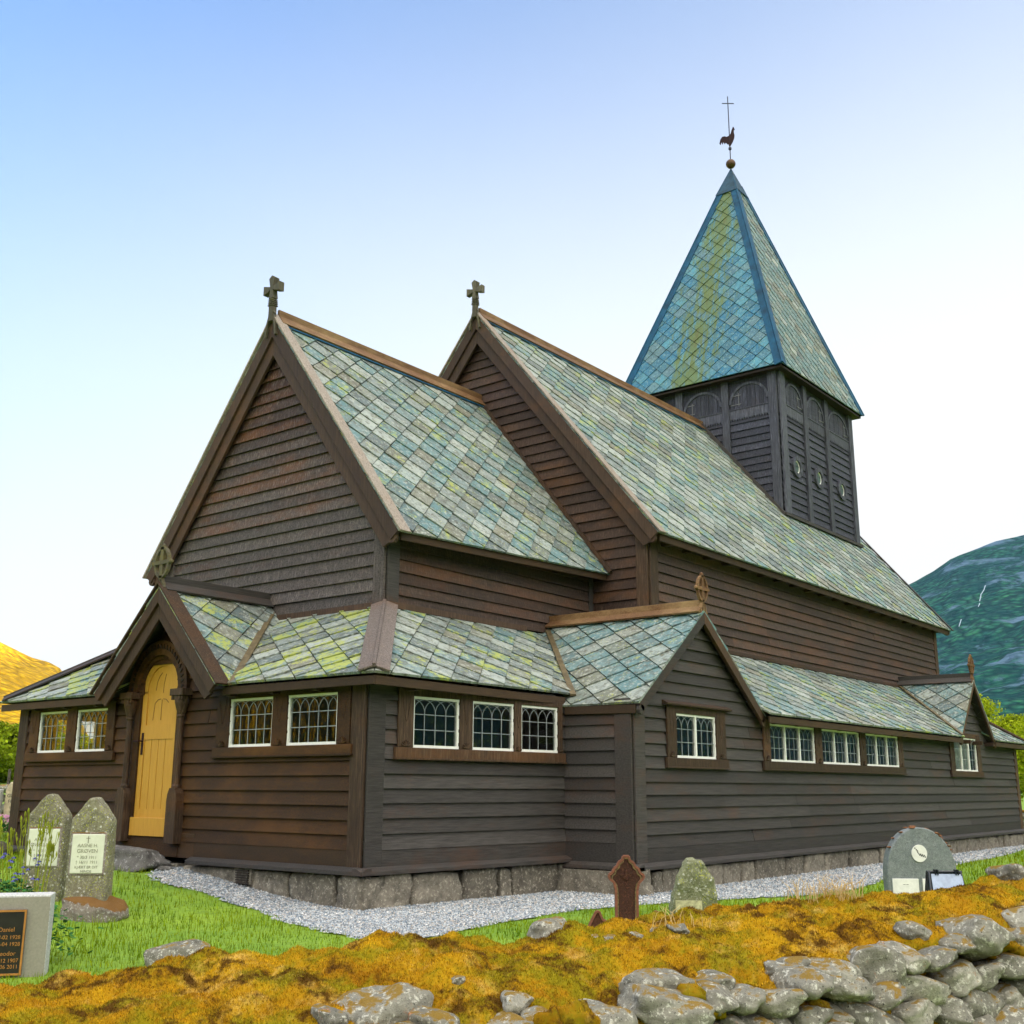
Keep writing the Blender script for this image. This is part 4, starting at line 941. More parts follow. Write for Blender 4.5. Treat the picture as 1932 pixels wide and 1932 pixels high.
# ------------------------------------------------------------------ lawn blades
def blades(name, X, Y, Z, H, Wd, mat, lean=.45, cols=None, parent=None, up=None):
    n = len(X); a = rng.uniform(0, 6.283, n); l = rng.uniform(0, lean, n)*H; b = rng.uniform(0, 6.283, n)
    dx = np.cos(a)*Wd/2; dy = np.sin(a)*Wd/2
    P0 = np.stack([X-dx, Y-dy, Z], -1); P1 = np.stack([X+dx, Y+dy, Z], -1)
    U = np.stack([np.cos(b)*l, np.sin(b)*l, H], -1) if up is None else up*H[:, None]+np.stack([np.cos(b)*l, np.sin(b)*l, 0*l], -1)
    P2 = np.stack([X, Y, Z], -1)+U
    return soup(name, np.stack([P0, P1, P2], 1).reshape(-1, 3), 3, mat, cols, parent)
M_ = 700000; X = rng.uniform(-8, 26, M_); Y = rng.uniform(-6.5, 16, M_); dist = np.hypot(X-CAM.x, Y-CAM.y)
keep = (rng.random(M_) < np.clip((8.5/dist)**2.0, 0, 1))
dl = ((X+10)*.62+(Y+10.3)*.78)
keep &= (dl > 4.4) & ~((X > -.1) & (Y > .0) & (Y < 9.9)) & ~((X > 3.7) & (Y > -1.55) & (Y < 9.9))
edge = rng.normal(0, .035, M_)
keep &= ~inpoly(X+edge, Y+edge, GPs)
# field of view only
rx = (X-CAM.x)*RT.x+(Y-CAM.y)*RT.y; fx = (X-CAM.x)*FW.x+(Y-CAM.y)*FW.y; keep &= np.abs(rx) < fx*.62
X = X[keep]; Y = Y[keep]; dist = dist[keep]; Z = gz_np(X, Y)-.004
nn_ = np.array([noise.noise(V((x*.9, y*.9, 0)))+.5*noise.noise(V((x*3, y*3, 4))) for x, y in zip(X, Y)])
H = (.035+.03*rng.random(len(X)))*(1+.5*nn_)*np.clip(dist/11, .9, 1.7); tall = np.exp(-((X+3.3)**2+(Y-.5)**2)/.35)+np.exp(-((X+4.1)**2+(Y+1.0)**2)/.5)*.6; H *= 1+1.5*tall*rng.random(len(X))
tag(blades('lawn_grass', X, Y, Z, H, .007*np.clip(dist/9, 1, 3), M_grass), 'short bright green lawn around the gravestones', 'grass', kind='stuff')

# ------------------------------------------------------------------ stone wall with moss
BK = [V(p) for p in [(-9.2,-3.0,-.02),(-7.9,-4.25,.03),(-7.15,-4.94,.07),(-6.8,-5.25,.12),(-6.41,-5.58,.15),(-5.83,-5.99,.18),(-5.08,-6.45,.21),(-4.24,-6.89,.29),(-3.17,-7.41,.31),(-1.87,-8.09,.38),(-.5,-8.8,.40),(1.5,-9.8,.42)]]
FR = [V(p) for p in [(-9.6,-5.0,-.04),(-8.4,-5.8,.0),(-7.75,-6.25,.02),(-7.35,-6.50,.05),(-7.0,-6.75,.08),(-6.62,-7.0,.10),(-5.92,-7.37,.14),(-5.35,-7.62,.18),(-4.75,-7.92,.22),(-3.64,-8.32,.32),(-2.3,-9.0,.36),(-.8,-10.2,.38)]]
def samp(P, t):
    t = max(0, min(len(P)-1.0001, t)); i = int(t); f = t-i
    p0, p1, p2, p3 = P[max(0, i-1)], P[i], P[i+1], P[min(len(P)-1, i+2)]
    return .5*((2*p1)+(p2-p0)*f+(2*p0-5*p1+4*p2-p3)*f*f+(3*p1-p0-3*p2+p3)*f*f*f)
WL = thing('stone_wall', 'dry stone wall of lichened boulders under a thick golden moss top', 'stone wall', (-5.5,-7,-.7))
NS, NT_ = 620, 130
LEN = len(BK)-1
def wallpt(s, t):
    """t in 0..1 across the top, <0 back face, >1 front lip"""
    b = samp(BK, s*LEN); f = samp(FR, s*LEN); f = f+(b-f).normalized()*(.03+.16*noise.noise(V((s*26, 5, 1)))+.12*noise.noise(V((s*70, 9, 1))))
    if t < 0: p = b.copy(); p.z += t*.6*1.0; p += (b-f).normalized()*(-t)*.05; base = p
    elif t <= 1:
        p = b.lerp(f, t); p.z += .035*math.sin(math.pi*t)-.10*max(0, (t-.72)/.28)**2
    else:
        p = f.copy(); p.z += -.10-(t-1)*.55; p += (f-b).normalized()*(.06*math.sin(min(1, (t-1)/.3)*math.pi/2)*1-.25*(t-1))
    q = V((p.x, p.y, p.z))
    pil = 1-min(1, 2.2*abs(noise.noise(q*3.1+V((2,4,1))))); v1 = noise.voronoi(q*4.6+V((0,0,.3))+V((noise.noise(q*3), noise.noise(q*3+V((4,4,4))), 0))*.5)[0][0]; v2 = noise.voronoi(q*11)[0][0]; n = -pil*pil*.03-min(1, v1*1.25)**2*.050-min(1, v2*1.2)**2*.016+.035+noise.noise(q*1.5)*.055+noise.noise(q*4.2+V((5,1,1)))*.025+noise.noise(q*10+V((1,7,1)))*.022+abs(noise.noise(q*19+V((1,2,1))))*.014
    lobes = .05*max(0, noise.noise(q*2.6+V((9,9,2))))
    edge = min(1, max(0, (t+.05)*6))
    return p, n+lobes-.025, edge
tv = np.concatenate([np.linspace(-.45, 0, 8)[:-1], np.linspace(0, 1, 95), np.linspace(1, 1.42, 26)[1:]])
pts = []
for i in range(NS+1):
    s = i/NS
    lip = 1.0+1.2*noise.noise(V((s*24, 3, 0)))+.8*noise.noise(V((s*75, 8, 0)))    # how far the moss hangs down
    for t in tv:
        tt = t if t <= 1 else 1+(t-1)*max(.12, lip*.75)
        p, n, e = wallpt(s, tt)
        if t > 1.36: n -= .06*(t-1.36)/.06
        p = V((p.x, p.y, p.z+n*(1 if t < 1 else .5)))
        if t > .9: d = (samp(FR, s*LEN)-samp(BK, s*LEN)).normalized(); p += d*n*1.0*min(1, (t-.9)*6)
        pts.append(p)
nt = len(tv); mf = [(i*nt+j, (i+1)*nt+j, (i+1)*nt+j+1, i*nt+j+1) for i in range(NS) for j in range(nt-1)]
mo = MB(); mo.v = [tuple(p) for p in pts]; mo.f = mf; mo.c = [(.3,.5,.25)]*len(mf); moss_o = mo.build('moss', M_moss, WL, smooth=True)
MP = np.array([tuple(p) for p in pts]).reshape(NS+1, nt, 3)
# moss fuzz
def fuzz(name, tris, n, mat, h=(.012,.03), w=.006, parent=None, bare=None, dry=True):
    A = tris[:, 1]-tris[:, 0]; B = tris[:, 2]-tris[:, 0]; nr = np.cross(A, B); ar = np.linalg.norm(nr, axis=1); nr /= ar[:, None]+1e-12
    nr[nr[:, 2] < -0.2] *= -1 if False else 1
    cen = tris.mean(1); d = np.linalg.norm(cen-np.array(CAM), axis=1); vis = ((cen-np.array(CAM))@np.array(FW)) > 2.0
    wgt = ar*vis*np.clip((4.0/d)**1.6, 0, 1.5); idx = rng.choice(len(tris), n, p=wgt/wgt.sum())
    u = rng.random(n); v = rng.random(n); fl = u+v > 1; u[fl] = 1-u[fl]; v[fl] = 1-v[fl]
    P = tris[idx, 0]+A[idx]*u[:, None]+B[idx]*v[:, None]; N_ = nr[idx]
    if bare is not None:
        k = bare(P); P = P[k]; N_ = N_[k]; n = len(P)
    up = N_*.55+np.array((0,0,.45))+rng.normal(0, .28, (n, 3)); up /= np.linalg.norm(up, axis=1)[:, None]
    dd = np.linalg.norm(P-np.array(CAM), axis=1)
    a = rng.uniform(0, 6.283, n); W2 = w*np.clip(dd/4.5, .8, 2)*rng.uniform(.6, 1.2, n)/2
    sd = np.stack([np.cos(a)*W2, np.sin(a)*W2, 0*a], -1); Hh = rng.uniform(h[0], h[1], n)
    P = P-N_*.003
    return soup(name, np.stack([P-sd, P+sd, P+up*Hh[:, None]], 1).reshape(-1, 3), 3, mat, None, parent)
q = np.stack([MP[:-1, :-1], MP[1:, :-1], MP[1:, 1:], MP[:-1, 1:]], 2).reshape(-1, 4, 3)
T = np.concatenate([q[:, [0,1,2]], q[:, [0,2,3]]]); cr = np.cross(T[:, 1]-T[:, 0], T[:, 2]-T[:, 0]); flip = cr[:, 2] < 0; T[flip] = T[flip][:, [0,2,1]]
tag(fuzz('moss_tufts', T, 520000, M_moss, (.007,.017), .0045, WL), kind='stuff')
# stones of the front face
protos = []
for k in range(14):
    vs, fs = rock((0,0,0), (1,1,1), 100+k, 0, random.Random(k).uniform(.15, .5), .13, 4); b_ = MB(); b_.mesh(vs, fs, (random.Random(k+50).random(), .5, .5))
    me = bpy.data.meshes.new('stone'); me.from_pydata(b_.v, [], b_.f); ca = me.color_attributes.new('rnd', 'FLOAT_COLOR', 'CORNER'); ca.data.foreach_set('color', np.tile(np.array([random.Random(k+9).random(), .5, .5, 1], np.float32), sum(len(f) for f in b_.f)))
    me.polygons.foreach_set('use_smooth', [True]*len(me.polygons)); me.materials.append(M_rock); protos.append(me)
stones = []
def put_stone(p, s, rot, k, parent=WL, name='stone'):
    o = bpy.data.objects.new(name, protos[k % 14]); COL.objects.link(o); o.location = p; o.scale = s; o.rotation_euler = rot
    o.parent = parent; o.matrix_parent_inverse = Matrix.Translation(-V(parent.location)); return o
rs = random.Random(21)
FL = [0.0]; M2 = 400
for i in range(M2): FL.append(FL[-1]+(samp(FR, (i+1)/M2*LEN)-samp(FR, i/M2*LEN)).length)
def atlen(l):
    i = int(np.searchsorted(FL, l)); i = max(1, min(M2, i)); f = (l-FL[i-1])/max(1e-6, FL[i]-FL[i-1]); return (i-1+f)/M2*LEN
cnt = 0
for row in range(8):
    l = 1.0+rs.uniform(0, .2)
    while l < FL[-1]-.6:
        big = rs.random() < .42; w = rs.uniform(.25, .38) if big else rs.uniform(.12, .23); s = atlen(l+w/2); f = samp(FR, s); b = samp(BK, s)
        dn = (f-b); dn.z = 0; dn.normalize(); tg = samp(FR, s+.2)-f; ang = math.atan2(tg.y, tg.x); hgt = rs.uniform(.065, .105)*(1.2 if big else .85)
        z = f.z-.155-row*.122+rs.uniform(-.035, .03); p = V((f.x, f.y, z))+dn*(.02+.035*row+rs.uniform(-.05, .03))
        vis = (p-CAM).dot(FW) > 1.5
        dc_ = p-CAM; px_ = dc_.dot(RT)/max(.1, dc_.dot(FW)); py_ = dc_.dot(UP)/max(.1, dc_.dot(FW))
        if abs(px_) < .53 and py_ > -.51:
            put_stone(p, (w*.57, rs.uniform(.14, .2), hgt*.92), (rs.uniform(-.3, .3), rs.uniform(-.40, .30), ang+rs.uniform(-.35, .35)), rs.randrange(14)); cnt += 1
        else:
            stones.append((p, w, hgt, ang, rs.randrange(1000)))
        l += w*rs.uniform(.88, 1.0)
# odd stones lying in and on the moss
for (pp, sz) in [((720,1905),.26),((800,1925),.17),((860,1850),.05),((980,1890),.12),((1030,1752),.17),((1120,1768),.05),((1150,1770),.06),((1200,1765),.06),((1240,1757),.06),((1280,1751),.08),((1235,1860),.22),((1345,1850),.15),((610,1918),.12),((760,1873),.09),((1905,1648),.2),((1932,1735),.26),((1560,1828),.2),((1640,1812),.16),((1720,1755),.13),((1480,1830),.16)]:
    d = FW*2119+RT*(pp[0]-966)+UP*(966-pp[1]); d.normalize(); best = None
    P = MP.reshape(-1, 3)-np.array(CAM); dd = np.array(d); tt = P@dd; per = np.linalg.norm(P-tt[:, None]*dd, axis=1); i = int(np.argmin(per+tt*.02)); q_ = MP.reshape(-1, 3)[i]
    tag(put_stone(V(q_)+V((0,0,-.01*sz/.1)), (sz*.8, sz*.6, sz*.42), (rs.uniform(-.2,.2), rs.uniform(-.2,.2), rs.uniform(0,3)), rs.randrange(14)), 'pale stone showing through the moss')
mb = MB()
for p, w, hgt, ang, k in stones[:900]:
    vs, fs = rock(p, (w*.55, .16, hgt*.9), k, ang, .3, .13, 2); mb.mesh(vs, fs)
tag(mb.build('rubble', M_rock, WL, smooth=True), kind='stuff')
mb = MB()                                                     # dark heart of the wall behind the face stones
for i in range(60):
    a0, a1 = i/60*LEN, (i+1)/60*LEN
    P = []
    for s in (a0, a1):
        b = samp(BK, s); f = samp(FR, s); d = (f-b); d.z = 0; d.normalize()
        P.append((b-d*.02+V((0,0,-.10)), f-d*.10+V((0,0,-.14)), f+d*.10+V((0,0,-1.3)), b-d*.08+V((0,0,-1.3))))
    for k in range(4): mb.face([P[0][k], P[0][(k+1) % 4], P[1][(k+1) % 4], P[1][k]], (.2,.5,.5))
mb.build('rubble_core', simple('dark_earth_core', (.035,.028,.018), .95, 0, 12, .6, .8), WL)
# moss cushions between the stones
mb = MB(); TT = []
for k in range(70):
    l = rs.uniform(3.0, FL[-1]-1.5); s = atlen(l); f = samp(FR, s); b = samp(BK, s); dn = (f-b); dn.z = 0; dn.normalize(); z = f.z-rs.uniform(.12, .75)
    c = V((f.x, f.y, z))+dn*rs.uniform(.03, .09); vs, fs = rock(c, (rs.uniform(.05,.12), rs.uniform(.05,.09), rs.uniform(.04,.13)), k+400, math.atan2(dn.y, dn.x)+1.57, .0, .42, 4, False)
    mb.mesh(vs, fs, (.2,.4,.1)); A_ = np.array([tuple(v) for v in vs]); TT += [A_[list(f_)] for f_ in fs]
mb.build('moss_cushion', M_moss, WL, smooth=True)
TT = np.array(TT); tag(fuzz('moss_tufts', TT, 60000, M_moss, (.007,.016), .0045, WL), kind='stuff')
# dry grass tufts on the wall
def onwall(px, py):
    d = FW*2119+RT*(px-966)+UP*(966-py); d.normalize(); P = MP.reshape(-1, 3)-np.array(CAM); dd = np.array(d); tt = P@dd; per = np.linalg.norm(P-tt[:, None]*dd, axis=1); return V(MP.reshape(-1, 3)[int(np.argmin(per+tt*.02))])
def tuft(pts, n, hh, lab, spread=.05):
    mb = MB(); r_ = random.Random(len(lab)+n)
    for (a, b) in pts:
        c = onwall(a, b)
        for i in range(n):
            x, y = c.x+r_.gauss(0, spread), c.y+r_.gauss(0, spread); h = hh*r_.uniform(.4, 1.1); t = r_.uniform(0, 6.28); ln = r_.uniform(.2, .9)*h
            p0 = V((x, y, c.z-.01)); p1 = p0+V((math.cos(t)*ln*.35, math.sin(t)*ln*.35, h*.6)); p2 = p0+V((math.cos(t)*ln, math.sin(t)*ln, h*r_.uniform(.7, 1)))
            mb.tube([p0, p1, p2], [.0022, .0018, .0006], 3, caps=False)
    o = mb.build('dry_grass_tuft', M_dry); tag(o, lab, 'dry grass', 'dry grass on the wall')
tuft([(1530,1682),(1575,1695),(1600,1692)], 42, .16, 'widest tuft of pale dry grass on the mossy wall', .07)
tuft([(1260,1748),(1300,1745)], 9, .13, 'sparse dry stalks beside white pebbles on the moss, below the green lichened stone', .05)

# ------------------------------------------------------------------ gravestones
def text(s, size, F, u, z, o, mat, parent, name='lettering', align='CENTER', ext=.002):
    cu = bpy.data.curves.new('t', 'FONT'); cu.body = s; cu.size = size; cu.align_x = align; cu.extrude = ext
    ob = bpy.data.objects.new('t', cu); COL.objects.link(ob); bpy.context.view_layer.update()
    me = bpy.data.meshes.new_from_object(ob.evaluated_get(bpy.context.evaluated_depsgraph_get())); bpy.data.objects.remove(ob)
    O = F(u, z, o); ax = F(u+1, z, o)-O; n = F(u, z, o+1)-O; M4 = Matrix(((ax.x, 0, n.x, O.x), (ax.y, 0, n.y, O.y), (ax.z, 1, n.z, O.z), (0,0,0,1)))
    me.transform(M4); me.materials.clear(); me.materials.append(mat); o_ = bpy.data.objects.new(name, me); COL.objects.link(o_)
    return sub(o_, parent)
def obelisk(loc, ang, label, lines, w=.43, dpt=.26, h=1.22, group='pointed lichened gravestones', base=True, mp=None, tilt=0):
    root = thing('pointed_gravestone', label, 'gravestone', loc, group); L = V(loc); c, s = math.cos(ang), math.sin(ang)
    F = lambda u, z, o=0: L+V((c*u, s*u, 0))+V((s, -c, 0))*o+V((0,0,z))+V((c*tilt*z, s*tilt*z, 0))
    mb = MB(); hw = w/2; z0 = .12
    prof = [(-hw*1.06, 0.0), (hw*1.06, 0.0), (hw, h-.24), (.03, h), (-.03, h), (-hw, h-.24)]
    f = [F(a, b+z0, dpt/2) for a, b in prof]; bk = [F(a, b+z0, -dpt/2) for a, b in prof]; mb.mesh(f+bk, [(0,1,2,3,4,5), (11,10,9,8,7,6)]+[(i, i+6, (i+1) % 6+6, (i+1) % 6) for i in range(6)])
    o = mb.build('shaft', M_grave, root); b = o.modifiers.new('bevel', 'BEVEL'); b.width = .035; b.segments = 3
    sd = o.modifiers.new('sub', 'SUBSURF'); sd.subdivision_type = 'SIMPLE'; sd.levels = 3; sd.render_levels = 3; tx = bpy.data.textures.new('lump', 'CLOUDS'); tx.noise_scale = .09; dm = o.modifiers.new('d', 'DISPLACE'); dm.texture = tx; dm.strength = .018; dm.texture_coords = 'GLOBAL'
    if base:
        mb = MB(); vs, fs = rock(F(.10, .14, .06), (.36, .30, .19), 77+len(lines[0]), ang, .7, .09, 4); mb.mesh(vs, fs); mb.build('base_stone', M_gravebase, root, smooth=True)
    mb = MB(); pw = .175*w/.43; p0, p1 = h-1.22+z0+.30, h-1.22+z0+.80
    p0, p1 = z0+.42, z0+.83
    mb.fbox(F, -pw-.02, pw+.02, p0-.02, p1+.02, dpt/2-.01, dpt/2+.010); mb.build('plaque_rim', M_gravebase, root, bevel=.01)
    mb = MB(); mb.fbox(F, -pw, pw, p0, p1, dpt/2, dpt/2+.018); pl = mb.build('plaque', mp or M_marble, root, bevel=.006)
    z = p1-.06; o2 = dpt/2+.0185
    mb = MB(); mb.fbox(F, -.004, .004, p1-.095, p1-.02, o2, o2+.002); mb.fbox(F, -.022, .022, p1-.045, p1-.038, o2, o2+.002); sub(mb.build('cross', M_text), pl)
    z = p1-.135
    for t_, sz in lines: text(t_, sz, F, 0, z, o2, M_text, pl); z -= sz*1.12
    return root
ang0 = math.atan2(-.56, .83)
obelisk((-2.795, 1.375, -.52), R(-50), 'right one of two pointed stone gravestones, standing free on a mossy block', [('AASNE H.', .052), ('GRØVEN', .056), ('* 30/3 1911', .045), ('† 16/11 1911', .045), ('KJÆRT ER DIT', .040), ('MINDE', .040)])
obelisk((-2.73, 2.40, -.49), R(-50), 'left one of two pointed stone gravestones, partly behind yellow green seed pods', [('ANNE O.', .052), ('ØVERLAND', .056), ('* 16/3 1879', .045), ('† 8/3 1880', .045), ('ELSKET OG', .040), ('SAVNET.', .040)], base=False)
# grey slab with bronze plaque
root = thing('slab_gravestone', 'thick pale grey granite gravestone with a black and bronze plaque', 'gravestone', (-5.4,-1.35,-.5))
angs = R(-52); cS, sS = math.cos(angs), math.sin(angs); Ls = V((-4.97, -1.60, -.56)); 
# right front edge of the slab at Ls; front runs left and towards the lens, side face runs back-right
fu = V((-.62, .50, 0)).normalized(); fo = V((-.62, -.785, 0)).normalized(); fu = V((fo.y*1.0, -fo.x, 0)); fu = V((-.80, .60, 0)).normalized(); fo = V((-fu.y, fu.x, 0)); fo = fo if fo.dot(CAM-Ls) > 0 else -fo
Fb = lambda u, z, o=0: Ls+fu*u+fo*o+V((0,0,z))
mb = MB(); mb.fbox(Fb, .0, .95, 0, .665, -.26, 0); mb.build('slab', M_slab, root, bevel=.006)
mb = MB(); mb.fbox(Fb, .004, .946, .02, .650, 0, .004); mb.build('polished_face', M_slabface, root)
mb = MB(); mb.fbox(Fb, .165, .80, .08, .56, .004, .035); pq = mb.build('plaque', M_black, root, bevel=.004)
mb = MB(); 
for (a, b, c_, d_) in [(.165,.80,.545,.56),(.165,.80,.08,.095),(.165,.18,.095,.545),(.785,.80,.095,.545)]: mb.fbox(Fb, a, b, c_, d_, .035, .040)
sub(mb.build('plaque_rim', M_gold), pq)
Fr = lambda u, z, o=0: Fb(-u, z, o)                    # reading direction is from left to right for the viewer
for t_, sz, u, z in [('HEIM', .062, -.52, .47), ('Daniel', .046, -.30, .40), ('* 27-02 1928', .040, -.30, .345), ('† 24-04 1928', .040, -.30, .295), ('Theodor', .046, -.30, .225), ('* 05-12 1907', .040, -.30, .175), ('† 28-06 2011', .040, -.30, .13)]: text(t_, sz, Fr, u, z, .0355, M_gold, pq)
# low boulder on the lawn
mb = MB(); vs, fs = rock((-3.98,-1.95,-.50), (.30,.20,.22), 909, R(-40), .25, .10, 4); mb.mesh(vs, fs); tag(mb.build('boulder', M_rock, smooth=True), 'low rounded boulder on the lawn just behind the mossy wall', 'boulder')
# step stone by the door
mb = MB(); vs, fs = rock((-.62,4.45,-.06), (.42,1.05,.20), 311, 0, .75, .09, 4); mb.mesh(vs, fs, (.15,.5,.5)); vs, fs = rock((-.35,3.52,-.17), (.14,.12,.06), 312, 0, .3, .1, 3); mb.mesh(vs, fs)
tag(mb.build('step_stone', stone_mat('grey_step_stone', (.07,.068,.065), (.20,.19,.18), (.34,.34,.33), .0, .6, .8), smooth=True), 'long rough stone slab lying as a step below the yellow door', 'stone step')
# cast iron cross-shaped marker
root = thing('iron_grave_marker', 'rust red cast iron grave cross with a scalloped pointed head', 'grave marker', (-.57,-4.18,-.5))
IL = V((-.60,-4.17,-.5)); iu = V((.62,-.785,0)).normalized(); io = V((-.785,-.62,0)).normalized(); FI = lambda u, z, o=0: IL+iu*u+io*o+V((0,0,z))
half = [(.10,.0),(.10,.50),(.115,.57),(.16,.61),(.165,.64),(.13,.665),(.115,.70),(.085,.72),(.07,.755),(.035,.775),(.028,.81)]
out = [(a, b) for a, b in half]+[(-a, b) for a, b in half[::-1]]
mb = MB(); mb.prism([FI(a, b, -.02) for a, b in out], io*.04); mb.build('head', M_castiron, root)
def rim(F, pts, w, o0, o1, mat, parent, name='rim'):
    mb = MB()
    for i in range(len(pts)-1): mb.bar(F(*pts[i], (o0+o1)/2), F(*pts[i+1], (o0+o1)/2), w, o1-o0, up=io)
    return mb.build(name, mat, parent)
rim(FI, out, .022, -.03, .035, M_rustedge, root); rim(FI, [(a*.84, b*.98+.0) for a, b in out], .014, .015, .028, M_gildedge, root, 'gilt_line')
mb = MB()
for sg in (-1, 0, 1): mb.bar(FI(0, .60, .022), FI(sg*.05, .68-abs(sg)*.03, .03), .022, .012, up=io)
for z in (.62,.645): mb.bar(FI(-.05, z, .022), FI(.05, z, .022), .012, .01, up=io)
mb.build('leaf_ornament', M_castiron, root)
arm = [(-.46,-.02),(-.40,.10),(-.33,.24),(-.29,.31),(-.26,.31),(-.23,.24),(-.17,.21),(-.1,.20),(-.1,.0)]
for sg in (1, -1):
    mb = MB(); mb.prism([FI(a*sg, b, -.015) for a, b in arm], io*.03); o_ = mb.build('foot_bracket', M_castiron, root)
    rim(FI, [(a*sg, b) for a, b in arm[:-1]], .02, -.025, .03, M_rustedge, root)
# green lichened stone
mb = MB(); GL = V((.68,-4.16,-.5)); FG2 = lambda u, z, o=0: GL+iu*u+io*o+V((0,0,z))
root = thing('rough_gravestone', 'small rough gravestone covered in green lichen, with a sunken pale plate', 'gravestone', tuple(GL))
prof = [(-.26,0),(.26,0),(.255,.22),(.235,.40),(.19,.55),(.12,.68),(.05,.735),(-.03,.745),(-.09,.70),(-.13,.60),(-.20,.42),(-.24,.25)]
mb.prism([FG2(a, b, -.11) for a, b in prof], io*.22); o_ = mb.build('stone_body', M_greenst, root); b = o_.modifiers.new('bevel', 'BEVEL'); b.width = .05; b.segments = 3
sd = o_.modifiers.new('sub', 'SUBSURF'); sd.subdivision_type = 'SIMPLE'; sd.levels = 3; sd.render_levels = 3; tx = bpy.data.textures.new('lump2', 'CLOUDS'); tx.noise_scale = .12; dm = o_.modifiers.new('d', 'DISPLACE'); dm.texture = tx; dm.strength = .06; dm.texture_coords = 'GLOBAL'
mb = MB(); mb.fbox(FG2, -.20, .07, .12, .33, .10, .125); mb.build('plate', M_greenst if False else simple('lichen_plate', (.40,.38,.22), .8, 0, 25, .4, .3), root)
# arched stone
AL = V((3.37,-5.58,-.5)); FA = lambda u, z, o=0: AL+iu*u+io*o+V((0,0,z)); root = thing('arched_gravestone', 'broad dark grey round-topped gravestone with a white disc and plaques', 'gravestone', tuple(AL))
prof = [(-.395,0),(.395,0),(.395,.52)]+[(.395*math.cos(t), .52+.50*math.sin(t)) for t in [math.pi*i/22 for i in range(1, 22)]]+[(-.395,.52)]
mb = MB(); mb.prism([FA(a, b, -.09) for a, b in prof], io*.18); mb.build('slab', M_archst, root, bevel=.012)
mb = MB(); mb.prism([FA(.0+.088*math.cos(t)-.02, .735+.095*math.sin(t), .09) for t in [2*math.pi*i/28 for i in range(28)]], io*.014); dsc = mb.build('disc', M_marble2, root)
mb = MB(); rr_ = random.Random(4)
for a, b in [(-.07,.79),(-.055,.775),(-.045,.76),(-.04,.745),(-.03,.73),(-.02,.715),(-.01,.72),(.0,.705),(.01,.715),(.02,.70),(.03,.71),(.04,.695)]: mb.fbox(FA, a-.006, a+.008, b-.006, b+.006+rr_.random()*.008, .104, .1045)
sub(mb.build('worn_carving', M_text2), dsc)
for u0, u1 in ((-.35,-.055),(-.01,.33)):
    mb = MB(); mb.fbox(FA, u0, u1, .05, .46, .085, .108); pl = mb.build('plaque', M_marble2, root, bevel=.003); mb = MB(); mb.fbox(FA, (u0+u1)/2-.03, (u0+u1)/2-.005, .395, .40, .108, .109); mb.fbox(FA, (u0+u1)/2+.005, (u0+u1)/2+.03, .395, .40, .108, .109); sub(mb.build('lettering', M_text2), pl)
mb = MB()
for i in range(44):
    t = rr_.uniform(.5, 1.1) if i < 34 else rr_.uniform(1.2, 2.6); c = FA(.40*math.cos(t), .52+.505*math.sin(t), rr_.uniform(-.08, .08)); vs, fs = rock(c, (.035,.035,.012), i, t, 0, .3, 1); mb.mesh(vs, fs)
mb.build('dry_moss_edge', simple('brown_moss', (.16,.065,.022), .95, 0, 40, .5, .5), root)
# grave lantern box
LL = V((1.10,-6.60,-.5)); FLn = lambda u, z, o=0: LL+iu*u+io*o+V((0,0,z)); root = thing('plastic_box', 'black plastic box with a tilted pale blue lid and two clips, beside the arched gravestone', 'box', tuple(LL))
mb = MB(); mb.prism([FLn(-.20,0,-.16),FLn(.19,0,-.16),FLn(.175,.70,-.03),FLn(-.155,.70,-.03)], io*-.02)
for u, w_ in ((-.20,.0),(.17,.0)): mb.hexa([FLn(u,0,-.16),FLn(u+.025,0,-.16),FLn(u+.025,0,.20),FLn(u,0,.20),FLn(u*.8+.0,.69,-.03),FLn(u*.8+.02,.69,-.03),FLn(u*.8+.02,.69,.03),FLn(u*.8,.69,.03)])
mb.tube([FLn(-.165,.69,0), FLn(.165,.69,0)], .014, 8); mb.build('box_body', M_plastic, root, bevel=.004)
mb = MB(); mb.hexa([FLn(-.150,.35,.135),FLn(.155,.35,.135),FLn(.150,.675,.022),FLn(-.135,.675,.022),FLn(-.150,.35,.145),FLn(.155,.35,.145),FLn(.150,.675,.032),FLn(-.135,.675,.032)]); mb.build('lid', M_panel, root)
for u in (-.085, .105):
    mb = MB(); mb.fbox(FLn, u-.016, u-.006, .665, .715, -.01, .05); mb.fbox(FLn, u+.006, u+.016, .665, .715, -.01, .05); mb.build('clip', M_plastic, root, bevel=.003)
# far left: graves, flowers, mossy wall
def slabgrave(loc, yaw, w, h, mat, label, lines, tilt=0, top='flat'):
    L = V(loc); c, s = math.cos(yaw), math.sin(yaw); F = lambda u, z, o=0: L+V((c*u, s*u, 0))+V((s, -c, 0))*o+V((0,0,z))
    root = thing('small_gravestone', label, 'gravestone', loc); hw = w/2
    prof = [(-hw*1.05,0),(hw*1.05,0),(hw,h*.85),(hw*.5,h),(-hw*.55,h*.97),(-hw,h*.82)] if top != 'flat' else [(-hw,0),(hw,0),(hw,h),(-hw,h*.97)]
    mb = MB(); mb.prism([F(a, b, -.07) for a, b in prof], F(0,0,.14)-F(0,0,0)); bd = mb.build('stone_body', mat, root, bevel=.015); z = h*.68
    for t_, sz in lines: text(t_, sz, F, 0, z, .0715, M_text2, bd); z -= sz*1.2
    return root
slabgrave((1.40,11.65,.10), R(-52), .30, .78, M_slab, 'small white grave slab left of the church corner behind pink flowers', [('Anna',.07),('1891',.06),('1968',.06)])
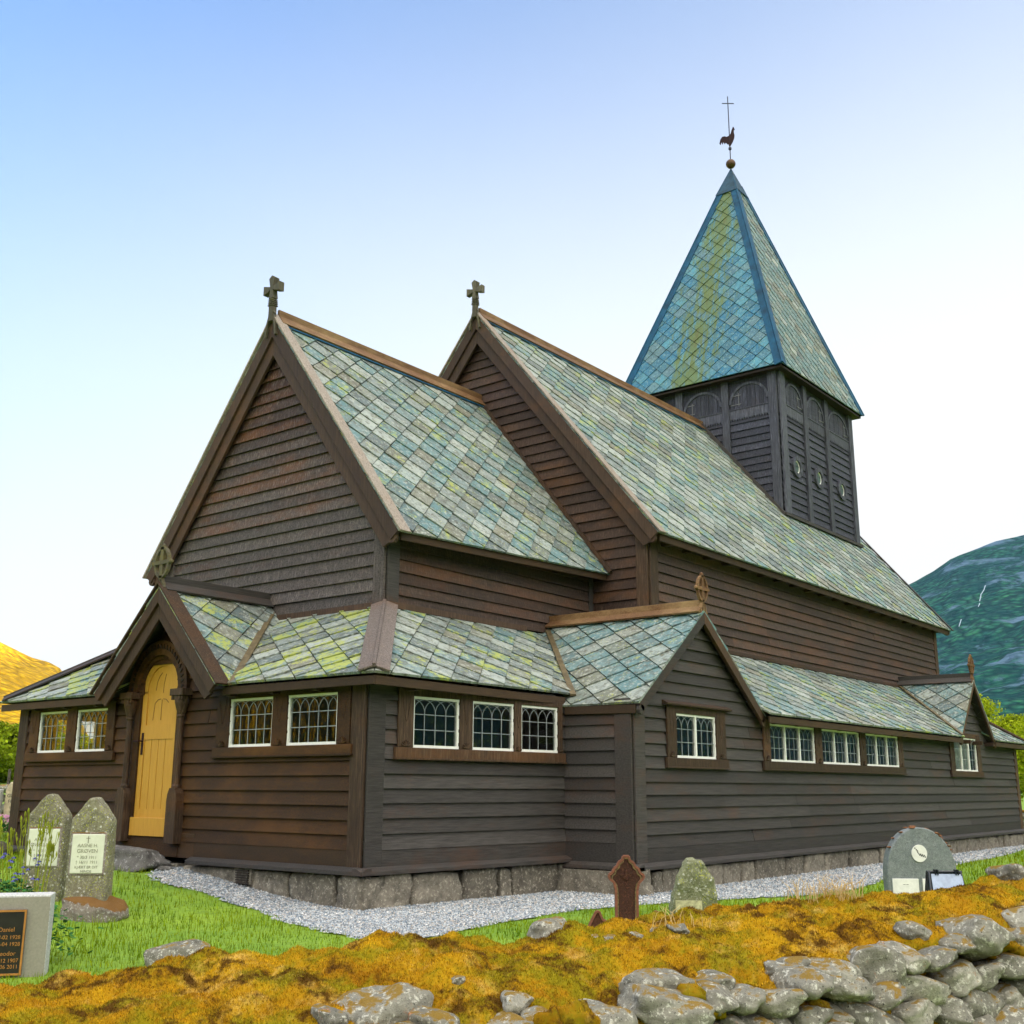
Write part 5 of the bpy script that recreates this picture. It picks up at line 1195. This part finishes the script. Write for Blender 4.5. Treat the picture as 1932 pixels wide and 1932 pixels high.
slabgrave((1.72,11.45,.06), R(-52), .34, .98, simple('cream_stone', (.50,.42,.28), .7, 0, 9, .3, .2), 'cream grave slab with dark lettering half hidden by the church corner post', [('GURO',.09),('FRYT',.09),('1902',.07),('1985',.06)], top='p')
def flowerbed(c, n, rad, mat, label, hh=.16, seed=3):
    root = thing('flower_clump', label, 'flowers', c); r_ = random.Random(seed); lv = MB(); pv = MB()
    for i in range(n):
        a = r_.uniform(0, 6.28); q = rad*math.sqrt(r_.random()); x, y = c[0]+math.cos(a)*q*1.6*iu.x-math.sin(a)*q*.6, c[1]+math.cos(a)*q*1.6*iu.y+math.sin(a)*q*.6; h = hh*r_.uniform(.6, 1.1)
        t = r_.uniform(0, 6.28); w_ = .025; p = V((x, y, c[2]+h)); nrm = (CAM-p).normalized()+V((r_.uniform(-.6,.6),r_.uniform(-.6,.6),.6)); nrm.normalize(); a_ = nrm.cross(V((0,0,1))).normalized(); b_ = nrm.cross(a_)
        pv.face([p+(a_*math.cos(k*1.256)+b_*math.sin(k*1.256))*w_ for k in range(5)])
        for k in range(3):
            t = r_.uniform(0, 6.28); p0 = V((x, y, c[2]+h*r_.uniform(0,.8))); lv.face([p0, p0+V((math.cos(t)*.05, math.sin(t)*.05, .04)), p0+V((math.cos(t+.6)*.06, math.sin(t+.6)*.06, .01))])
    tag(pv.build('petals', mat, root), kind='stuff'); lv.build('leaves', M_herb, root); return root
flowerbed((1.35,11.15,.08), 170, .34, M_pink, 'pink and lilac flowers in front of the small far gravestones', .30)
def plantclump():
    c = V((-4.72,-.72,-.5)); root = thing('columbine_plant', 'leafy columbine with blue flowers and yellow green pods behind the granite slab', 'plant', tuple(c)); r_ = random.Random(8); lv = MB(); st = MB(); pd = MB(); bl = MB()
    for i in range(1500):
        q = r_.gauss(0, .22); p = c+iu*(q-.10)+io*r_.gauss(0, .14)+V((0,0,r_.uniform(.15, .68)*(1-min(.6, abs(q)))))
        s = r_.uniform(.018, .036); t = r_.uniform(0, 6.28); n = V((r_.uniform(-.7,.7), r_.uniform(-.7,.7), 1)).normalized(); a = n.cross(V((math.cos(t), math.sin(t), 0))).normalized(); b = n.cross(a)
        lv.face([p, p+a*s+b*s*.6, p+b*s*1.6, p-a*s+b*s*.6])
    for i in range(46):
        x = r_.uniform(-.42, .25); b0 = c+iu*x*.5+io*r_.uniform(-.1, .1); h = r_.uniform(.80, 1.22); top = c+iu*x+io*r_.uniform(-.15, .15)+V((0,0,h)); st = MB(); st.tube([b0, b0.lerp(top, .5)+iu*r_.uniform(-.02,.02), top], .0028, 4, caps=False)
        for k in range(r_.choice([1, 2, 3])):
            q = top+V((r_.uniform(-.03,.03), r_.uniform(-.03,.03), r_.uniform(-.08, .01))); st.tube([top-V((0,0,.1)), q, q+V((0,0,.02)), q+V((0,0,.045))], [.002,.004,.009,.003], 5)
        st.build('flower_stem', M_pod, root)
    for i in range(34):
        p = c+iu*r_.uniform(-.36, .22)+io*r_.uniform(.0, .25)+V((0,0,r_.uniform(.62, .92))); bl = MB()
        for k in range(5): t = k*1.256; bl.face([p, p+V((math.cos(t)*.022, math.sin(t)*.022, -.012)), p+V((math.cos(t+.7)*.022, math.sin(t+.7)*.022, -.020))])
        bl.build('flower', M_blue, root)
    lv.build('leaves', M_herb, root)
plantclump()
mb = MB(); vs, fs = rock((-.55,7.9,-.02), (.30,.16,.12), 555, R(-40), .5, .12, 3); mb.mesh(vs, fs); tag(mb.build('log', W['rust'] if False else M_bark, smooth=True), 'dark brown log end lying beside the far left church corner', 'log')
def farwall(name, pts, h, label, seed, sz=.3):
    root = thing(name, label, 'stone wall', tuple(pts[0])); mb = MB(); mm = MB(); r_ = random.Random(seed); k = 0
    for a, b in zip(pts[:-1], pts[1:]):
        a = V(a); b = V(b); L = (b-a).length; d = (b-a)/L; rows = int(h/(sz*.62))
        for rw in range(rows):
            x = 0
            while x < L:
                w_ = r_.uniform(.6, 1.3)*sz; c = a+d*(x+w_/2)+V((0,0,sz*.3+rw*sz*.62)); vs, fs = rock(c, (w_*.56, sz*.6, sz*.36), seed+k, math.atan2(d.y, d.x), .3, .14, 2); mb.mesh(vs, fs); k += 1
                if rw == rows-1 and r_.random() < .75: vs, fs = rock(c+V((0,0,sz*.28)), (w_*.6, sz*.6, sz*.16), seed+k+9, math.atan2(d.y, d.x), .1, .2, 2); mm.mesh(vs, fs)
                x += w_
    mb.build('face_stones', M_rock, root, smooth=True); mm.build('moss', M_moss, root, smooth=True)
farwall('stone_wall', [(-1.0,17.8,.15),(3.0,15.9,.15),(8,14.0,.1)], 1.0, 'low mossy stone wall far behind the church, left edge', 700, .34)
farwall('stone_wall', [(25.2,-2.6,-.5),(25.6,3.0,-.5)], 1.0, 'mossy stone wall just past the far right church corner', 900, .34)

# ------------------------------------------------------------------ trees
def tree(loc, h, cr, mat, label, cat, name, group, seed, nleaf=9000, leaf=.10, narrow=1.0, base=.25):
    r_ = np.random.default_rng(seed); rr = random.Random(seed); root = thing(name, label, cat, loc, group); L = V(loc); tr = MB()
    pts = [L+V((0,0,-.3))]; 
    for i in range(1, 7): pts.append(L+V((rr.uniform(-.12,.12)*i*h*.02, rr.uniform(-.12,.12)*i*h*.02, h*.15*i)))
    tr.tube(pts, [h*.022*(1-.13*i) for i in range(7)], 8); cl = []
    nb = 30
    for b in range(nb):
        t = base+(1-base)*(b+.5)/nb; p0 = pts[min(5, int(t*6))].lerp(pts[min(6, int(t*6)+1)], t*6-int(t*6)) if t*6 < 6 else pts[6]
        a = rr.uniform(0, 6.28); prof = math.sin(math.pi*min(1, (t-base)/(1-base)*.86+.14))**.7; ln = cr*prof*rr.uniform(.6, 1.1); q = p0+V((math.cos(a)*ln, math.sin(a)*ln, ln*rr.uniform(.15, .6)))
        tr.tube([p0, p0.lerp(q, .5)+V((0,0,.05*h*.1)), q], [h*.007, h*.004, h*.0015], 5)
        for k in range(4): cl.append((q.lerp(p0, rr.uniform(-.1, .6))+V((rr.gauss(0, cr*.10), rr.gauss(0, cr*.10), rr.gauss(0, cr*.10))), cr*rr.uniform(.16, .30)))
    tr.build('trunk', M_bark, root)
    C = np.array([tuple(c) for c, _ in cl]); S = np.array([s for _, s in cl]); idx = r_.integers(0, len(C), nleaf)
    off = r_.normal(0, 1, (nleaf, 3)); off /= np.linalg.norm(off, axis=1)[:, None]; off *= (r_.random((nleaf, 1))**.45)*S[idx][:, None]*np.array([1,1,.75])
    P = C[idx]+off; n = off/ (np.linalg.norm(off, axis=1)[:, None]+1e-9)+r_.normal(0, .7, (nleaf, 3)); n /= np.linalg.norm(n, axis=1)[:, None]; a = np.cross(n, r_.normal(0, 1, (nleaf, 3))); a /= np.linalg.norm(a, axis=1)[:, None]; b = np.cross(n, a)
    s = leaf*r_.uniform(.5, 1.2, (nleaf, 1)); Q = np.stack([P-a*s, P-b*s*.6, P+a*s, P+b*s*.6], 1).reshape(-1, 3)
    col = r_.random((nleaf, 3)); crnd = r_.random(len(C)); col[:, 0] = .35*col[:, 0]+.65*crnd[idx]
    soup('crown', Q, 4, mat, col, root)
def az(th, d): return (CAM.x+d*math.cos(R(th)), CAM.y+d*math.sin(R(th)))
trees = [(16.6,60,6.5,2.2,'tallest yellow green birch behind the far right church corner'),(14.9,57,4.9,1.9,'smaller birch right of the tallest one, behind the far right corner'),(13.0,50,4.4,1.8,'green birch at the far right edge beyond the church'),(11.2,60,7.5,2.4,'birch outside the right edge of the lawn')]
for i, (th, d, h, cr, lab) in enumerate(trees):
    x, y = az(th, d); tree((x, y, -.5), h, cr, M_leafR, lab, 'tree', 'birch_tree', 'birches beyond the church', 20+i, 15000, .075)
tl = [(62.6,52,2.7,1.7,'green bushy tree at the left edge behind the stone wall'),(61.0,56,2.6,1.7,'taller dark green tree just left of the church corner'),(59.4,60,2.3,1.7,'green tree mostly hidden behind the left church corner'),(64.6,50,2.7,1.8,'green tree beyond the left edge of the lawn'),(55.5,62,2.6,2,'green tree seen through the left church window')]
for i, (th, d, h, cr, lab) in enumerate(tl):
    x, y = az(th, d); tree((x, y, gfull(x, y)-.3), h, cr, M_leafL, lab, 'tree', 'leafy_tree', 'trees behind the left corner', 40+i, 13000, .10, base=.08)
mb = MB(); x, y = az(61.9, 30); mb.tube([(x, y, gfull(x, y)-.2), (x+.02, y, gfull(x, y)+1.15)], .035, 8); tag(mb.build('fence_post', M_bark), 'thin dark fence post above the mossy wall on the far left', 'fence post')

# ------------------------------------------------------------------ hills
def hill(name, th0, th1, r0, R1f, ef, nth, nr, rmax, mat, nz=18):
    vs = []; c = V((CAM.x, CAM.y, 0))
    for i in range(nth+1):
        th = th0+(th1-th0)*i/nth; e = ef(th); R1 = R1f(th)
        for j in range(nr+1):
            r = r0+(rmax-r0)*(j/nr)**1.15; x = c.x+r*math.cos(R(th)); y = c.y+r*math.sin(R(th))
            k = min(1, (r-r0)/(R1-r0)); hb = math.tan(R(e))*R1*(.25*k+.75*k**1.7); 
            p = V((x, y, 0)); n = noise.noise(p/210)*1.0+noise.noise(p/80+V((3,3,3)))*.5+noise.noise(p/32)*.25+noise.noise(p/11)*.14
            z = hb+n*nz*min(1, k*2.2)*(1-.85*max(0, k-.75)/.25)-3 
            if r > R1: z = hb-3+(r-R1)*.02+noise.noise(p/11)*.14*nz*.15
            vs.append((x, y, z))
    n1 = nr+1; fs = [(i*n1+j, i*n1+j+1, (i+1)*n1+j+1, (i+1)*n1+j) for i in range(nth) for j in range(nr)]
    mb = MB(); mb.mesh(vs, fs, (.5,.5,.5)); return tag(mb.build(name, mat, smooth=True), kind='structure')
def interp(T): return lambda th: float(np.interp(th, [a for a, _ in T], [b for _, b in T]))
def forest_mat(name, ga, gb, rock_, rk, sc):
    t = NT(name); v = t.vor(.11*sc, None); v2 = t.vor(.045*sc, t.pos((1,1,1), (3,8,1))); n = t.noise(.011*sc, t.pos((1,1,2.2)), 8, .72, .5); nn_ = t.noise(.05*sc, None, 5, .7)
    c = t.mix(t.ramp(nn_, (.3, 0.0), (.7, 1.0)), ga, gb); c = t.mix(t.ramp(v, (.15, 0.0), (.65, .9)), c, tuple(x*.3 for x in ga)); c = t.mix(t.ramp(t.noise(.016*sc, t.pos((1,1,1.6), (900,200,0)), 7, .7), (.42, .75), (.56, 0.0)), c, tuple(x*.55 for x in ga))  # crown gaps darkened in the colour to stand for shade between trees
    c = t.mix(t.ramp(n, (rk, 0.0), (rk+.07, .9)), c, rock_)
    h = t.math('ADD', t.math('MULTIPLY', v, -1.0), t.math('MULTIPLY', v2, -.8))
    return t.fin(c, .95, t.bump(h, 1.0, 6.0), .05)
M_mtn = forest_mat('mountain_forest_haze_tint', (.004,.065,.070), (.05,.21,.095), (.09,.15,.22), .53, 1.0)  # blue of haze and skylit shade put into forest and rock colours
M_hillL = forest_mat('hill_wood_sunlit_gold', (.85,.48,.003), (.95,.62,.008), (.25,.16,.10), .66, 1.3)  # gold of the low sunlight put into the wood's own colour
eR = interp([(-130,10),(-110,13),(-75,15),(-55,19),(-35,22),(-10,20),(5,14.5),(10,12.6),(13.3,11.75),(14.6,11.5),(16.5,10.95),(17.5,10.3),(18.64,9.78),(20,9.0),(24,7.0),(32,5),(42,2)])
mtn = hill('mountain', 44, -130, 420, interp([(-130,1300),(-60,1500),(-35,2300),(0,2300),(10,1750),(45,1500)]), eR, 420, 190, 3600, M_mtn, 20)
def onhill(th, el, d0=500, d1=2300):
    best = None
    dv_ = V((math.cos(R(th))*math.cos(R(el)), math.sin(R(th))*math.cos(R(el)), math.sin(R(el))))
    dep = bpy.context.evaluated_depsgraph_get(); ok, loc, nr, idx = mtn.ray_cast(CAM, dv_); return (loc, nr) if ok else (None, None)
bpy.context.view_layer.update()
for lab, pts_, wd in (('taller waterfall streak on the blue green mountain', [(15.22,9.35),(15.30,9.15),(15.45,8.95),(15.52,8.7),(15.55,8.5),(15.62,8.38)], .45), ('short small waterfall low on the blue green mountain', [(16.42,7.82),(16.48,7.68),(16.55,7.5)], .4)):
    P = [onhill(*q) for q in pts_]; mbw = MB()
    for (a, na), (b, nb_) in zip(P[:-1], P[1:]):
        if a is None or b is None: continue
        a = a+na*2.5; b = b+nb_*2.5; w_ = V((-.23,.97,0))*wd; mbw.hexa([a-w_-na*3, a+w_-na*3, b+w_*.8-nb_*3, b-w_*.8-nb_*3, a-w_, a+w_, b+w_*.8, b-w_*.8])
    if mbw.v: tag(mbw.build('waterfall', simple('falling_water', (.32,.40,.48), .6)), lab, 'waterfall', 'waterfalls on the mountain')
eL = interp([(50,.3),(56,1.2),(58.6,2.4),(59.6,4.2),(59.9,5.15),(60.08,5.55),(60.64,5.85),(61.46,6.05),(62.9,6.7),(68,8.8),(80,11),(120,10),(160,13),(200,12),(235,8)])
hill('hill', 50, 125, 260, interp([(50,1150),(235,1150)]), eL, 420, 150, 1500, M_hillL, 12)
hill('hill', 118, 235, 260, interp([(118,1150),(235,1150)]), interp([(118,6),(135,11),(160,14),(200,13),(235,8)]), 220, 90, 1500, forest_mat('unseen_dark_hill', (.006,.018,.006), (.02,.045,.012), (.05,.05,.045), .66, 1.3), 12)  # unseen hill added to give the east windows a dark reflection

# ------------------------------------------------------------------ air
hz = MB(); hz.box((-4200,-4200,-60),(4200,4200,1700)); hm = bpy.data.materials.new('haze_air'); hm.use_nodes = True; hn = hm.node_tree; hn.nodes.remove(hn.nodes['Principled BSDF'])
pv = hn.nodes.new('ShaderNodeVolumePrincipled'); pv.inputs['Color'].default_value = (.40,.68,1,1); pv.inputs['Density'].default_value = HAZE; hn.links.new(pv.outputs[0], hn.nodes['Material Output'].inputs['Volume'])
tag(hz.build('haze', hm), 'thin blue evening air in front of the mountains', 'haze', kind='stuff')

# ------------------------------------------------------------------ light
SUN_AZ, SUN_EL = -72, 13
w = bpy.data.worlds.new('World'); SC.world = w; w.use_nodes = True; nt = w.node_tree
sky = nt.nodes.new('ShaderNodeTexSky'); sky.sky_type = 'NISHITA'; sky.sun_disc = False; sky.sun_elevation = R(SUN_EL); sky.sun_rotation = R(90-SUN_AZ); sky.air_density = 1.0; sky.dust_density = 3.0; sky.ozone_density = 4.0
bg = nt.nodes['Background']; bg.inputs[1].default_value = .15; 
tcw = nt.nodes.new('ShaderNodeTexCoord'); dp = nt.nodes.new('ShaderNodeVectorMath'); dp.operation = 'DOT_PRODUCT'; nt.links.new(tcw.outputs['Generated'], dp.inputs[0]); dp.inputs[1].default_value = (.6, 0, -1.0)
nz = nt.nodes.new('ShaderNodeTexNoise'); nz.inputs['Scale'].default_value = 1.6; nz.inputs['Detail'].default_value = 3; nt.links.new(tcw.outputs['Generated'], nz.inputs['Vector'])
ma = nt.nodes.new('ShaderNodeMath'); ma.operation = 'MULTIPLY_ADD'; nt.links.new(nz.outputs[0], ma.inputs[0]); ma.inputs[1].default_value = .12; nt.links.new(dp.outputs['Value'], ma.inputs[2])
mr = nt.nodes.new('ShaderNodeMapRange'); mr.interpolation_type = 'SMOOTHSTEP'; nt.links.new(ma.outputs[0], mr.inputs[0]); mr.inputs[1].default_value = -.40; mr.inputs[2].default_value = .36
mxw = nt.nodes.new('ShaderNodeMix'); mxw.data_type = 'RGBA'; nt.links.new(mr.outputs[0], mxw.inputs[0]); tint = nt.nodes.new('ShaderNodeMix'); tint.data_type = 'RGBA'; tint.blend_type = 'MULTIPLY'; tint.inputs[0].default_value = 1; nt.links.new(sky.outputs[0], tint.inputs[6]); tint.inputs[7].default_value = (.68,.73,.87,1); nt.links.new(tint.outputs[2], mxw.inputs[6]); mxw.inputs[7].default_value = (2.12, 2.03, 1.93, 1)     # thin high veil of cloud
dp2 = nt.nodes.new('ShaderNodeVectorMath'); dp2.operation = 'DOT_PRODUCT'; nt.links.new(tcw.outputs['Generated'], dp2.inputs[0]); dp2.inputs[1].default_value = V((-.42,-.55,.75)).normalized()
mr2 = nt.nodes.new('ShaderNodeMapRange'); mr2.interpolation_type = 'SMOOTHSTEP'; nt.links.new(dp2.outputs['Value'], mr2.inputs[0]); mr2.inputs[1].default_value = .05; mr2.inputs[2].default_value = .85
mx2 = nt.nodes.new('ShaderNodeMix'); mx2.data_type = 'RGBA'; nt.links.new(mr2.outputs[0], mx2.inputs[0]); nt.links.new(mxw.outputs[2], mx2.inputs[6]); mx2.inputs[7].default_value = (6.6, 6.2, 5.6, 1)     # warm white fill added to the sky behind the viewer, to brighten the church
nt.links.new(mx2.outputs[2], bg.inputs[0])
ld = bpy.data.lights.new('sun', 'SUN'); ld.energy = 5.0; ld.angle = R(.5); ld.color = (1, .74, .42); lo = bpy.data.objects.new('sun', ld); COL.objects.link(lo)
sd_ = V((math.cos(R(SUN_AZ))*math.cos(R(SUN_EL)), math.sin(R(SUN_AZ))*math.cos(R(SUN_EL)), math.sin(R(SUN_EL)))); lo.rotation_euler = (-sd_).to_track_quat('-Z', 'Y').to_euler(); lo.location = (0,0,30)
SC.view_settings.view_transform = 'Standard'; SC.view_settings.look = 'None'; SC.view_settings.gamma = 1; SC.view_settings.exposure = 1.85
SC.render.resolution_x = 1024; SC.render.resolution_y = 1024
SC.cycles.max_bounces = 8; SC.cycles.transparent_max_bounces = 12
